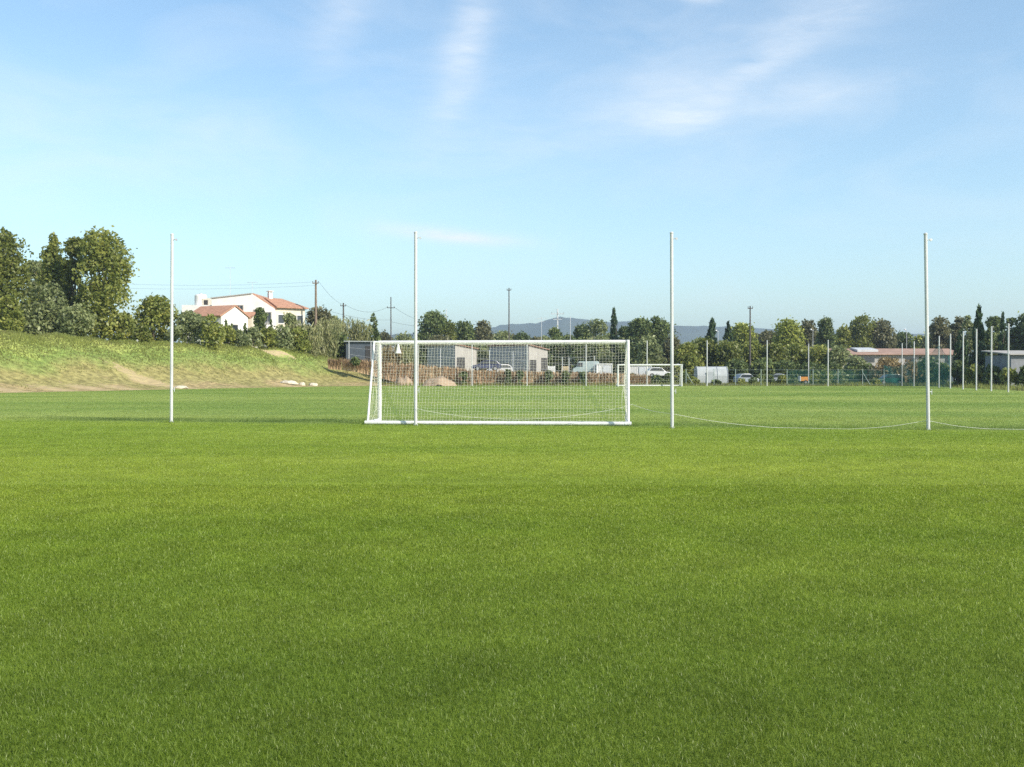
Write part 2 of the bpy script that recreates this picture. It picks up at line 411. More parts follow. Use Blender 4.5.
def make_blades(x, y, z, h, w, lean, two_seg, tint, name, m, group_kind='stuff'):
    n = len(x)
    ang = rng.uniform(0, 2 * np.pi, n); la = rng.uniform(0, 2 * np.pi, n)
    dx, dy = np.cos(ang) * w / 2, np.sin(ang) * w / 2
    lx, ly = np.cos(la) * lean * h, np.sin(la) * lean * h
    if two_seg:
        V = np.empty((n, 5, 3), np.float32)
        V[:, 0] = np.stack([x - dx, y - dy, z], 1); V[:, 1] = np.stack([x + dx, y + dy, z], 1)
        mx, my, mz = x + lx * .35, y + ly * .35, z + h * .6
        V[:, 2] = np.stack([mx + dx * .75, my + dy * .75, mz], 1); V[:, 3] = np.stack([mx - dx * .75, my - dy * .75, mz], 1)
        V[:, 4] = np.stack([x + lx, y + ly, z + h * np.sqrt(np.maximum(0.1, 1 - (lean * .6) ** 2))], 1)
        b = np.arange(n) * 5
        return V.reshape(-1, 3), np.stack([b, b + 1, b + 2, b + 3], 1), np.stack([b + 3, b + 2, b + 4], 1), np.repeat(tint, 5)
    V = np.empty((n, 3, 3), np.float32)
    V[:, 0] = np.stack([x - dx, y - dy, z], 1); V[:, 1] = np.stack([x + dx, y + dy, z], 1); V[:, 2] = np.stack([x + lx, y + ly, z + h], 1)
    b = np.arange(n) * 3
    return V.reshape(-1, 3), None, np.stack([b, b + 1, b + 2], 1), np.repeat(tint, 3)

def build_grass():
    bm_ = blade_mat()
    # density falls with distance, blades are clustered; sampled by inverse cdf of d^-0.6
    def sample(n, d0, d1, p):
        u = rng.uniform(0, 1, n)
        return (d0 ** p + u * (d1 ** p - d0 ** p)) ** (1 / p)
    vs, qs, ts, tt, off = [], [], [], [], 0
    for (n, d0, d1, p, two) in ((1350000, 2.8, 14, .4, True), (640000, 14, 36, .4, False), (600000, 36, 121, .25, False)):
        d = sample(n, d0, d1, p)
        x, y = rng.uniform(-1, 1, n) * (.55 * d + 2.6), d
        if d1 > 100:
            ok = (bank_h(x, y) < .05) & (x < 41 + (y - 76) * .16)
            x, y, d = x[ok], y[ok], d[ok]
        n = len(x)
        clump = .5 + .5 * np.sin(x * 5.1 + 2 * np.sin(y * 3.3)) * np.sin(y * 4.7 + 1.7 * np.sin(x * 2.9))
        h = rng.uniform(.012, .032, n) * (.9 + .2 * clump)
        w = .0025 * np.maximum(1, d / 5) ** .85
        h *= np.interp(d, [9, 26], [1.12, .74])
        h = h * np.minimum(1.6, np.maximum(1, d / 14) ** .25)
        lean = rng.uniform(.25, 1.3, n)
        tint = np.clip(rng.normal(.45, .2 if d1 < 100 else .1, n) + (clump - .5) * .12, 0, .92)
        dry = rng.uniform(0, 1, n) < .004
        tint[dry] = rng.uniform(.93, 1, dry.sum())
        V, Q, T, A = make_blades(x, y, np.full(n, .001), h, w, lean, two, tint, '', None)
        vs.append(V); tt.append(A)
        if Q is not None: qs.append(Q + off)
        ts.append(T + off); off += len(V)
    foot = [pole_pos(i) for i in range(4)] + [(-4.31, 30.5), (3.38, 29.8), (-4.1, 32.05), (3.5, 31.36)]
    fx, fy = [], []
    for (a, b) in foot:
        k = 260; r_ = np.abs(rng.normal(.09, .10, k)); t_ = rng.uniform(0, 6.283, k); fx.append(a + r_ * np.cos(t_)); fy.append(b + r_ * np.sin(t_))
    k = 2600; u = rng.uniform(0, 1, k); fx.append(-4.31 + 7.69 * u); fy.append(30.5 - .7 * u + rng.normal(-.02, .10, k))
    k = 9000; u = rng.uniform(-1, 1, k); xx = u * 17; fx.append(xx); fy.append(30.35 - .199 * xx + rng.normal(.75, .55, k))
    fx, fy = np.concatenate(fx), np.concatenate(fy); n = len(fx)
    V, Q, T, A = make_blades(fx, fy, np.full(n, .001), rng.uniform(.035, .095, n), rng.uniform(.006, .012, n), rng.uniform(.2, .9, n), False, np.clip(rng.normal(.35, .2, n), 0, .9), '', None)
    vs.append(V); tt.append(A); ts.append(T + off); off += len(V)
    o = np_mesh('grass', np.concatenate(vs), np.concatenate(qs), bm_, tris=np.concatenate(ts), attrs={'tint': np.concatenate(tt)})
    tag(o, 'short mown green grass blades covering the football field', 'grass', kind='stuff')

def build_rough_grass():
    gm = leaf_mat('rough_grass_blades', (.26, .215, .088), (.24, .266, .073), (.40, .43, .115), .6, .01)
    n = 90000
    px = rng.uniform(-160, 470, n); t = rng.beta(1.3, 1.1, n)
    D = np.interp(px, TP, TT) + .6 + t * 24
    x = X_(px, D); y = D; z = bank_h(x, y)
    cr = np.interp(px, CP, CH)
    rel = np.clip(z / np.maximum(cr, .5), 0, 1)
    patch = .5 + .5 * np.sin(x * .7 + 2 * np.sin(y * .31)) * np.sin(y * .5 + np.sin(x * .4))
    keep = rng.uniform(0, 1, n) < (.16 + .9 * np.clip((rel - .25) * 1.6, 0, 1)) * (.45 + .55 * patch)
    for (bx, by, rx, ry) in BARE:
        keep &= (((x - bx) / rx) ** 2 + ((y - by) / ry) ** 2) > rng.uniform(.6, 1.5, n)
    x, y, z, rel, patch = x[keep], y[keep], z[keep], rel[keep], patch[keep]
    n = len(x)
    h = rng.uniform(.08, .23, n) * (.5 + 1.0 * rel) * (.7 + .6 * patch)
    tint = np.clip(.25 + .55 * rel * patch + rng.normal(0, .16, n), 0, 1)
    a = make_blades(x, y, z - .03, h, rng.uniform(.05, .13, n), rng.uniform(.1, .6, n), False, tint, '', None)
    # rough strip behind and to the right of the field
    n = 42000
    px = np.where(rng.uniform(0, 1, n) < .45, rng.uniform(380, 940, n), rng.uniform(925, 1200, n))
    D = np.where(px < 930, rng.uniform(123.5, 133, n), rng.uniform(78, 150, n))
    x = X_(px, D); y = D
    ok = (x > 41.5 + (y - 76) * .155) | (y > 123.6)
    x, y = x[ok], y[ok]; n = len(x); z = np.maximum(bank_h(x, y), -.03)
    pt = .5 + .5 * np.sin(x * .6 + 2 * np.sin(y * .25)) * np.sin(y * .4)
    b = make_blades(x, y, z - .03, rng.uniform(.15, .5, n) * (.5 + pt), rng.uniform(.05, .12, n), rng.uniform(.1, .6, n), False,
                    np.clip(.2 + .5 * pt + rng.normal(0, .15, n), 0, 1), '', None)
    V = np.concatenate([a[0], b[0]]); T = np.concatenate([a[2], b[2] + len(a[0])]); A = np.concatenate([a[3], b[3]])
    tag(np_mesh('tall_grass', V, None, gm, tris=T, attrs={'tint': A}), 'tall uncut yellow green grass on the bank and field margins', 'grass', kind='stuff')

# ------------------------------------------------------------------ trees
def leaf_cards(P, size, up=0.0, aspect=1.0, flat=0.0):
    n = len(P)
    a = rng.normal(size=(n, 3)); a[:, 2] += up * 3
    a /= np.linalg.norm(a, axis=1)[:, None]
    b = rng.normal(size=(n, 3)); b -= (b * a).sum(1)[:, None] * a
    b /= np.linalg.norm(b, axis=1)[:, None]
    s = size * rng.uniform(.6, 1.3, n)
    A = a * (s * aspect)[:, None]; B = b * s[:, None]
    V = np.stack([P - A, P + B * .6, P + A, P - B * .6], 1).reshape(-1, 3)
    i = np.arange(n) * 4
    return V, np.stack([i, i + 1, i + 2, i + 3], 1)

PROFILE = {
 'oval': lambda t: np.sqrt(np.clip(1 - (2 * t - 1) ** 2 * .92, 0, 1)),
 'dome': lambda t: np.sqrt(np.clip(1 - t ** 2.2, 0, 1)) * (.72 + .28 * np.minimum(1, t * 4)),
 'egg':  lambda t: np.sqrt(np.clip(1 - (np.abs(t - .38) / .64) ** 2.1, 0, 1)),
 'cone': lambda t: np.clip((1 - t) ** .75 * 1.04, .03, 1) * np.minimum(1, .55 + t * 4),
 'column': lambda t: np.clip(np.minimum(1, .7 + t * 2) * np.clip((1 - t) * 2.6, 0, 1) ** .6, .05, 1),
 'spire': lambda t: np.clip(np.minimum(1, .75 + t * 2) * np.clip(1.02 - t, 0, 1) ** .8, .04, 1),
 'fan':  lambda t: .45 + .55 * t ** .8,
}
def crown_mesh(h0, h1, width, prof, kind, n_leaf, leaf, parent, name='crown', dens=1.0):
    """clumped foliage between heights h0 and h1 (local), leaves as small cards"""
    H = h1 - h0; r = width / 2
    up, asp = 0.0, 1.0
    if kind == 'cypress': up, asp = 1.2, 1.5
    if prof == 'fan': up, asp = 2.0, 4.0
    if prof in ('column', 'spire', 'cone'):
        nc = int(40 + 6 * H)
        t = rng.uniform(0, 1, nc); cr = np.maximum(.13 * width, .26 * r + .06)
        ph = rng.uniform(0, 2 * np.pi, nc)
        rr = PROFILE[prof](t) * r * rng.uniform(.35, .92, nc)
        C = np.stack([rr * np.cos(ph), rr * np.sin(ph), h0 + t * H * .97], 1)
        CR = np.full(nc, cr) * rng.uniform(.75, 1.25, nc) * (.35 + .65 * PROFILE[prof](t)); sz = 1.9
    else:
        nc = int(np.clip(12 + 6.5 * width * H / 8, 18, 110))
        t = rng.uniform(0.02, .97, nc) ** .95
        ph = rng.uniform(0, 2 * np.pi, nc)
        base = .155 * min(width, H * 1.3) + .13
        CR = base * np.clip(rng.lognormal(-.05, .38, nc), .45, 1.9); sz = 1.0
        rr = np.maximum(PROFILE[prof](t) * r - CR * .75, .05 * r) * np.sqrt(rng.uniform(.15, 1.0, nc)) * rng.uniform(.82, 1.05, nc)
        C = np.stack([rr * np.cos(ph), rr * np.sin(ph), h0 + t * H], 1)
        C[:, 2] = np.clip(C[:, 2], h0 + CR * .5, h1 - CR * .7)
    w = CR ** 2; idx = rng.choice(nc, n_leaf, p=w / w.sum())
    d = rng.normal(size=(n_leaf, 3)); d /= np.linalg.norm(d, axis=1)[:, None]
    rad = CR[idx] * rng.uniform(.25, 1.0, n_leaf) ** .45
    # stray sprigs outside the clumps break the outline
    st = rng.uniform(0, 1, n_leaf) < .11
    rad[st] *= rng.uniform(1.1, 1.42, st.sum())
    d[:, 2] *= sz * .85
    P = C[idx] + d * rad[:, None]
    P[:, 2] = np.maximum(P[:, 2], .02)
    ct = rng.normal(0, .17, nc)
    tint = np.clip(.46 + ct[idx] + rng.normal(0, .17, n_leaf), 0, 1)
    V, Q = leaf_cards(P, leaf, up, asp)
    return np_mesh(name, V, Q, LM[kind], parent, attrs={'tint': np.repeat(tint, 4)})

def trunk_mesh(h, r, spread, top, parent, n_limb=6, name='trunk'):
    mb = MB()
    p = Vector((0, 0, -.3)); q = Vector((rng.normal(0, .04) * h, rng.normal(0, .04) * h, h))
    mb.bar(p, q, r, r * .7, 9)
    q2 = Vector((q.x + rng.normal(0, .1) * spread, q.y + rng.normal(0, .1) * spread, top * .82))
    mb.bar(q - Vector((0, 0, r * .3)), q2, r * .68, r * .12, 7)
    for k in range(n_limb):
        a = 2 * math.pi * (k + rng.uniform(-.3, .3)) / n_limb
        s = q.lerp(q2, rng.uniform(0, .55))
        L = spread * rng.uniform(.45, .8)
        e = s + Vector((math.cos(a) * L, math.sin(a) * L, (top - s.z) * rng.uniform(.25, .6)))
        mb.bar(s, e, r * .35, r * .07, 6)
        e2 = s.lerp(e, .5) + Vector((math.cos(a + .7) * L * .45, math.sin(a + .7) * L * .45, (top - s.z) * .3))
        mb.bar(s.lerp(e, .5), e2, r * .2, r * .05, 5)
    return mb.build(name, M['bark'], parent)

def plant(name, label, cat, px, top, w, D, kind, prof='egg', clear=.15, group=None, base=None, n=None, leaf=None, trunk=True):
    """one tree, shrub or cypress: root Empty on the ground, crown and trunk children"""
    x = X_(px, D)
    gz = float(bank_h(x, D)) if base is None else Z_(base, D)
    gz = max(gz, 0.0) - .03
    h = Z_(top, D) - gz; width = w / F * D
    if prof in ('egg', 'dome') and D > 128: width *= 1.28
    r = thing(name, label, cat, (x, D, gz), 0, group)
    leaf = leaf or np.clip(.13 + .0007 * D, .14, .29) * (1.0 if width > 2 else .8)
    area = width * h * 2.1
    n = n or int(np.clip(area / (leaf ** 2) * 2.4, 600, 22000))
    crown_mesh(clear * h, h, width, PROFILE_NAME(prof), kind, n, leaf, r)
    if trunk:
        trunk_mesh(max(.25, clear * h + .1 * h), max(.05, .022 * h), width * .5, h, r, 6 if width > 2.5 else 3)
    return r
def PROFILE_NAME(p): return p

def canes(label, px, top, w, D, group=None, kind='cane', base=None, n_stem=46):
    """a clump of tall canes: thin stems and long narrow leaves"""
    x = X_(px, D); gz = (max(float(bank_h(x, D)), 0) if base is None else Z_(base, D)) - .03
    h = Z_(top, D) - gz; width = w / F * D
    r = thing('cane_clump', label, 'canes', (x, D, gz), 0, group)
    mb = MB(); P = []
    for k in range(n_stem):
        a = rng.uniform(0, 6.283); q = math.sqrt(rng.uniform(0, 1)) * width * .36
        b = Vector((math.cos(a) * q, math.sin(a) * q, 0)); hh = h * rng.uniform(.62, 1.0)
        t = b * (1.0 + rng.uniform(.1, .7)) + Vector((rng.normal(0, .1) * width, rng.normal(0, .1) * width, hh))
        mb.bar(b, t, .03, .01, 4)
        m_ = int(10 + 8 * hh)
        s = rng.uniform(.12, 1.02, m_)
        for u in s: P.append(b.lerp(t, u) + Vector(rng.normal(0, .22, 3)))
    P = np.array([tuple(p) for p in P]); P[:, 2] = np.maximum(P[:, 2], .1)
    V, Q = leaf_cards(P, .11, .9, 3.2)
    ti = np.clip(rng.normal(.5, .24, len(P)), 0, 1)
    np_mesh('leaves', V, Q, LM[kind], r, attrs={'tint': np.repeat(ti, 4)})
    mb.build('stems', LM['cane'] if kind == 'cane' else LM[kind], r)
    return r

# ------------------------------------------------------------------ the near things
POLES = [(171.2, 422.5, 235.0, 172.6), (415.6, 425.5, 233.0, 415.8), (672.2, 428.3, 233.5, 671.4), (928.5, 430.3, 234.5, 925.0)]
def pole_pos(i):
    px, by, ty, tx = POLES[i]; D = 1573 / (by - HORIZON)
    return X_(px, D), D
def net_pole(label, px, D, h, r, group, lean=0.0, hook=True, detail=True, base_z=0.0, m='white_paint'):
    t = thing('net_pole', label, 'pole', (X_(px, D), D, base_z), 0, group)
    t.rotation_euler = (0, lean, 0)
    n = 16 if detail else 10
    MB().bar((0, 0, -.25), (0, 0, h), r, r * .96, n).build('shaft', M[m], t, smooth=False)
    MB().lathe([(r * .97, h - .015), (r * 1.12, h - .005), (r * 1.12, h + .02), (r * .5, h + .045)], n=n).build('cap', M[m], t)
    if detail:
        pl = MB().bar((r * .8, -.02, h - .16), (r + .09, -.02, h - .12), .012, n=6)
        pl.build('hook', M['galv'], t)
        w = MB().bar((r + .085, -.04, h - .15), (r + .085, .0, h - .15), .035, n=12); w.build('pulley', M['galv'], t)
        MB().lathe([(r * 1.5, -.01), (r * 1.5, .03), (r * 1.05, .05)], n=n).build('ground_sleeve', M['galv'], t)
        MB().bar((r + .004, -.02, 1.02), (r + .05, -.02, 1.02), .012, n=6).bar((r + .05, -.02, .95), (r + .05, -.02, 1.09), .01, n=6).build('rope_cleat', M['galv'], t)
    return t

def net_lines(surf, nu, nv, r, jitter=.0):
    """surf(u,v)->Vector; cords along u and v as thin 3-sided tubes; numpy mesh arrays"""
    us = np.linspace(0, 1, nu + 1); vs = np.linspace(0, 1, nv + 1)
    G = np.array([[tuple(surf(u, v)) for v in vs] for u in us])          # nu+1, nv+1, 3
    if jitter:
        J = rng.normal(0, jitter, G.shape); J[0] *= 0; J[-1] *= 0; J[:, 0] *= 0; J[:, -1] *= 0; G = G + J
    A = np.concatenate([G[:-1].reshape(-1, 3), G[:, :-1].reshape(-1, 3)])
    B = np.concatenate([G[1:].reshape(-1, 3), G[:, 1:].reshape(-1, 3)])
    d = B - A; d /= np.maximum(np.linalg.norm(d, axis=1), 1e-6)[:, None]
    ref = np.where(np.abs(d[:, 2:3]) > .9, np.array([[1., 0, 0]]), np.array([[0, 0, 1.]]))
    a = np.cross(d, ref); a /= np.linalg.norm(a, axis=1)[:, None]; b = np.cross(d, a)
    n = len(A); V = np.empty((n, 6, 3))
    for k in range(3):
        c, s = math.cos(2.0944 * k) * r, math.sin(2.0944 * k) * r
        V[:, k] = A + a * c + b * s; V[:, 3 + k] = B + a * c + b * s
    i = np.arange(n)[:, None] * 6
    Q = np.concatenate([i + np.array([[0, 1, 4, 3]]), i + np.array([[1, 2, 5, 4]]), i + np.array([[2, 0, 3, 5]])])
    return V.reshape(-1, 3), Q

def goal(label, loc, rz, W, H, dep_b, dep_t, r, back_sign, cell, cord, detail=True):
    """local: posts on y=0, x from 0 to W; the net side is at y = back_sign*dep. Base frame on the ground."""
    t = thing('football_goal', label, 'goal', loc, rz, 'football goals')
    m = M['white_frame']; s = back_sign; n = 14 if detail else 8
    for x in (0, W): MB().bar((x, 0, 0), (x, 0, H + r), r, n=n).build('post', m, t, smooth=False)
    MB().bar((r * .98, 0, H), (W - r * .98, 0, H), r, n=n).build('crossbar', m, t)
    rb = r * .95
    MB().bar((-rb - .02, s * dep_b, rb), (W + rb + .02, s * dep_b, rb), rb, n=n).build('ground_bar', m, t)
    for x in (0, W):
        MB().bar((x, s * r * .97, rb), (x, s * (dep_b - rb * .97), rb), rb * .96, n=n).build('side_bar', m, t)
        k = MB().bar((x, s * dep_t, H), (x, s * (dep_b - .02), rb * 1.6), r * .52, n=8)
        k.bar((x, s * r * .95, H), (x, s * (dep_t + .01), H), r * .52, n=8)
        k.build('net_stay', m, t)
    Wn = W
    parts = []
    nu = int(W / cell)
    def back(u, v):
        x = u * Wn; z = H * (1 - v) + .06 * v
        y = dep_t + (dep_b - dep_t) * v
        sag = math.sin(math.pi * u) * .10 * math.sin(math.pi * v)
        ripple = .05 * math.sin(u * 23) * math.sin(math.pi * v) * v
        z2 = z - .05 * math.sin(math.pi * u) * (1 - v) * (1 + .3 * math.sin(u * 40))
        return Vector((x, s * (y - sag - ripple), z2))
    V, Q = net_lines(back, nu, int(math.hypot(H, dep_b - dep_t) / cell), cord, cell * .07)
    parts.append((V, Q))
    def topn(u, v):
        return Vector((u * Wn, s * (r + (dep_t - r) * v), H - .05 * math.sin(math.pi * u) * v - .05 * math.sin(math.pi * v)))
    parts.append(net_lines(topn, nu, max(2, int(dep_t / cell)), cord, cell * .06))
    for x, q in ((0, 1), (W, -1)):
        def side(u, v):
            z = H * (1 - v) + .06 * v; far = dep_t + (dep_b - dep_t) * v
            bow = math.sin(math.pi * u) * math.sin(math.pi * v) * .12
            return Vector((x + q * bow, s * far * u, z))
        parts.append(net_lines(side, max(3, int(dep_b / cell)), int(H / cell), cord, cell * .08))
    V = np.concatenate([p[0] for p in parts]); off = 0; Qs = []
    for p in parts: Qs.append(p[1] + off); off += len(p[0])
    nt_ = np_mesh('net', V, np.concatenate(Qs), M['net'], t)
    if detail:
        # slack hem of the net gathered along the ground bar and in the corner
        mb = MB()
        pts = []
        for k in range(41):
            u = k / 40
            pts.append((u * W, s * (dep_b - .13 - .05 * math.sin(u * 31)), .05 + .04 * abs(math.sin(u * 17))))
        mb.tube(pts, cord * 2.2, 5)
        mb.build('net_hem', M['net'], t)
        for x, q in ((0, 1), (W, -1)):
            MB().tube([(x + q * (.04 + .26 * math.sin(math.pi * v) * v), s * (dep_b - .55 + .3 * v), H * (1 - v) * .72 + .05) for v in np.linspace(0, 1, 14)], cord * 1.8, 5).build('corner_cord', M['net'], t)
    return t

def near_things():
    names = ['tall white net pole nearest the grass bank and trees', 'tall white net pole in front of the near goal',
             'tall white net pole just beside the near goal, with rope at its foot', 'leaning tall white net pole at the far end of the row from the bank']
    for i, (px, by, ty, tx) in enumerate(POLES):
        x, D = pole_pos(i); h = (by - ty) / F * D
        net_pole(names[i], px, D, h, .047, 'tall white net poles in the near row', lean=math.atan((tx - px) / (by - ty)))
    # near goal seen from behind: net side towards the camera
    fl = Vector((-4.10, 32.05, 0)); fr = Vector((3.50, 31.36, 0))
    d = fr - fl; W = d.length; rz = math.atan2(d.y, d.x)
    g = goal('large white football goal with net, nearest, standing behind the tall poles', (fl.x, fl.y, 0.0), rz, W, 2.46, 1.62, .75, .064, -1, .092, .0021)
    # small white cloth tied under the crossbar
    c = thing('cloth', 'small white cloth hanging from the crossbar of the near goal', 'cloth', (X_(398.5, 31.95), 31.88, 2.4))
    mb = MB().lathe([(.01, .02), (.035, -.02), (.05, -.12), (.085, -.24), (.10, -.27)], n=9)
    mb.build('fabric', M['white_wall'], c); MB().bar((0, 0, 0), (0, .12, .03), .008, n=5).build('tie', M['rope'], c)
    # the net rope lying slack from pole to pole
    def catenary(a, b, low, n=16, z=None):
        pts = []
        for k in range(n + 1):
            t = k / n; p = Vector(a).lerp(Vector(b), t)
            q = 4 * t * (1 - t); p.z = max(.045 + .008 * math.sin(k * 2.1), p.z * (1 - q) + low * q) if q < 1 else low
            pts.append(p)
        return pts
    P = [Vector((*pole_pos(i), 0)) for i in range(4)]
    off = Vector((0, .075, 0))
    a = P[1] + off + Vector((0, 0, .52)); gr = Vector((fr.x + .075, fr.y - .08, .50)); b3 = P[2] + Vector((0, .07, .40))
    pts = [a + (gr - a) * t + Vector((0, -.25 * math.sin(math.pi * t), -.30 * math.sin(math.pi * t) ** .8)) for t in np.linspace(0, 1, 22)]
    # keep it clear of the net plane: run behind (camera side) of the ground bar
    gr = Vector((3.44, 29.62, .62)); a = P[1] + Vector((.03, -.075, .50))
    pts = [a + (gr - a) * t + Vector((0, -.12 * math.sin(math.pi * t), -.36 * math.sin(math.pi * t) ** .8)) for t in np.linspace(0, 1, 26)]
    tag(MB().tube(pts, .0048, 6).build('net_rope', M['rope']), 'pale slack rope hanging across the back of the near goal', 'rope', 'slack ropes strung between the near poles')
    pts = [gr + (b3 - gr) * t + Vector((0, 0, -.05 * math.sin(math.pi * t))) for t in np.linspace(0, 1, 8)]
    e = Vector((X_(772, 28.35), 28.35, .03))
    pts += [b3 + (e - b3) * t + Vector((0, 0, -.05 * math.sin(math.pi * t))) for t in np.linspace(.08, 1, 12)]
    f = P[3] + Vector((0, .07, .26)); lowp = Vector((X_(850, 27.95), 27.95, .012))
    pts += [e.lerp(lowp, t) + Vector((0, .05 * math.sin(t * 6), -.005)) for t in np.linspace(.1, 1, 8)]
    pts += [lowp.lerp(f, t ** 1.0) + Vector((0, 0, -.05 * math.sin(math.pi * t))) for t in np.linspace(.1, 1, 9)]
    tag(MB().tube(pts, .0048, 6).build('net_rope', M['rope']), 'pale rope sagging to the grass from the goal post to the leaning pole', 'rope', 'slack ropes strung between the near poles')
    e2 = Vector((X_(990, 27.4), 27.4, .04)); e3 = Vector((X_(1090, 26.6), 26.6, .04))
    pts = [f + (e2 - f) * t + Vector((0, 0, -.04 * math.sin(math.pi * t))) for t in np.linspace(0, 1, 12)] + [e2.lerp(e3, t) for t in np.linspace(.1, 1, 8)]
    tag(MB().tube(pts, .0048, 6).build('net_rope', M['rope']), 'pale rope running down from the leaning pole onto the outer grass', 'rope', 'slack ropes strung between the near poles')

def far_poles():
    back = [(418, 'pale pole of the far row lined up just beside the near pole at the goal', 122), (472, 'pale far pole seen through the net in front of the blue car', 122),
            (527, 'pale far pole seen through the net at the beige shed gable', 122), (586, 'pale far pole seen through the net in front of the teal van', 122),
            (647, 'pale far pole standing at the middle of the distant goal', 122), (707, 'pale far pole in front of the white polytunnel', 121.5),
            (767, 'pale far pole in front of the hedge beside the brown utility pole', 121), (828, 'pale far pole in front of the hedge near the long red roof', 120)]
    for px, lb, D in back:
        net_pole(lb, px, D, 5.3, .06, 'pale poles along the far edge of the field', detail=False, base_z=max(0, float(bank_h(X_(px, D), D)) - .02))
    net_pole('pale pole standing behind the hedge near the street lamp', 808.5, 131, 5.2, .06, 'pale poles along the far edge of the field', detail=False)
    net_pole('pale pole behind the first stretch of the teal netting', 902, 122, 5.0, .055, 'pale poles along the far edge of the field', detail=False)
    right = [(914, 118.5, 5.1), (939, 105.5, 5.25), (950.3, 101, 5.3), (963, 96, 5.35), (976.3, 91, 5.35), (991.3, 86.2, 5.35), (1008.3, 82, 5.4), (1029, 77, 5.4)]
    lab = ['pale pole at the corner where the teal netting hangs', 'pale pole at the near end of the teal netting', 'second pale pole past the teal netting',
           'pale pole in front of the narrow dark cypress', 'pale pole in front of the tallest cypress', 'pale pole between the two tall cypresses',
           'outermost pale pole in view, in front of the grey wall', 'pale pole beyond the last one in view']
    for (px, D, h), lb in zip(right[:7], lab):
        net_pole(lb, px, D, h, .062, 'pale poles along the side of the field', detail=False)
    # teal windbreak net between the corner poles
    m, nt, N, L = new_mat('teal_windbreak_mesh')
    out = N.new('ShaderNodeOutputMaterial'); d = N.new('ShaderNodeBsdfDiffuse'); tr = N.new('ShaderNodeBsdfTransparent'); mx = N.new('ShaderNodeMixShader')
    no = N.new('ShaderNodeTexNoise'); no.inputs['Scale'].default_value = .7
    mr = N.new('ShaderNodeMapRange'); mr.inputs[3].default_value = .22; mr.inputs[4].default_value = .52
    tc = N.new('ShaderNodeTexCoord'); L.new(tc.outputs['Object'], no.inputs['Vector']); L.new(no.outputs['Fac'], mr.inputs[0]); L.new(mr.outputs[0], mx.inputs[0])
    d.inputs[0].default_value = (.05, .20, .19, 1)
    L.new(tr.outputs[0], mx.inputs[1]); L.new(d.outputs[0], mx.inputs[2]); L.new(mx.outputs[0], out.inputs[0])
    t = thing('windbreak_net', 'see-through teal windbreak netting hung at the corner of the field', 'netting', (X_(914, 118.5), 118.5, 0))
    o = Vector((X_(914, 118.5), 118.5, 0))
    path = [Vector((X_(884, 121), 121, 0)) - o, Vector((0, .12, 0)), Vector((X_(939, 105.5) + .1, 105.6, 0)) - o, Vector((X_(950.3, 101) + .1, 101, 0)) - o]
    tops = [2.4, 3.1, 4.3, 3.3]
    V, Q = [], []
    for k in range(3):
        a, b = path[k], path[k + 1]; ns = 14; b0 = len(V)
        for i in range(ns + 1):
            u = i / ns; p = a.lerp(b, u); H = tops[k] * (1 - u) + tops[k + 1] * u - .5 * math.sin(math.pi * u)
            for j in range(9):
                v = j / 8
                V.append((p.x + .12 * math.sin(u * 14 + v * 5), p.y + .12 * math.cos(u * 11 + v * 3), .05 + v * H))
        for i in range(ns):
            for j in range(8):
                q = b0 + i * 9 + j; Q.append((q, q + 9, q + 10, q + 1))
    np_mesh('mesh_cloth', V, Q, m, t, smooth=True)
    mb = MB()
    for k in range(3):
        a, b = path[k], path[k + 1]
        mb.tube([a.lerp(b, u) + Vector((0, 0, tops[k] * (1 - u) + tops[k + 1] * u - .5 * math.sin(math.pi * u) + .06)) for u in np.linspace(0, 1, 9)], .02, 4)
    mb.build('support_wire', M['cable'], t)
    # distant goal: seen from the front, net away from the camera
    D = 117.5
    goal('small looking distant white football goal at the far end of the field', (X_(618, D), D, 0), R(-1.5), (681.5 - 618) / F * D, 2.44, 1.7, .9, .085, 1, .3, .006, False)

# ------------------------------------------------------------------ buildings and vehicles
def window(mb_parent, c, w, h, rz=0.0, wall=None, frame='white_paint', shutter=None):
    """glazed window on a wall facing local -y, c = centre on the wall face"""
    f = MB()
    for dx in (-w / 2, w / 2): f.box((c[0] + dx, c[1] - .03, c[2]), (.09, .10, h + .09))
    for dz in (-h / 2, h / 2): f.box((c[0], c[1] - .031, c[2] + dz), (w - .09, .10, .09))
    f.box((c[0], c[1] - .028, c[2]), (.05, .08, h - .09))
    fo = f.build('window', M[frame], mb_parent)
    MB().box((c[0], c[1] - .012, c[2]), (w - .08, .03, h - .08)).build('pane', M['glass'], fo)
    return fo

def thing_part(name, parent, loc, rz):
    o = bpy.data.objects.new(name, None); o.location = loc; o.rotation_euler = (0, 0, rz); o.parent = parent
    o.empty_display_size = .2; col.objects.link(o); return o

def xf(loc, rz):
    ca, sa = math.cos(rz), math.sin(rz)
    return lambda p: (loc[0] + p[0] * ca - p[1] * sa, loc[1] + p[0] * sa + p[1] * ca, loc[2] + p[2])
class TMB(MB):
    """MB whose added shapes pass through a transform"""
    def __init__(s, f): super().__init__(); s.tf = f
    def add(s, vs, fs): return super().add([s.tf(tuple(p)) for p in vs], fs)

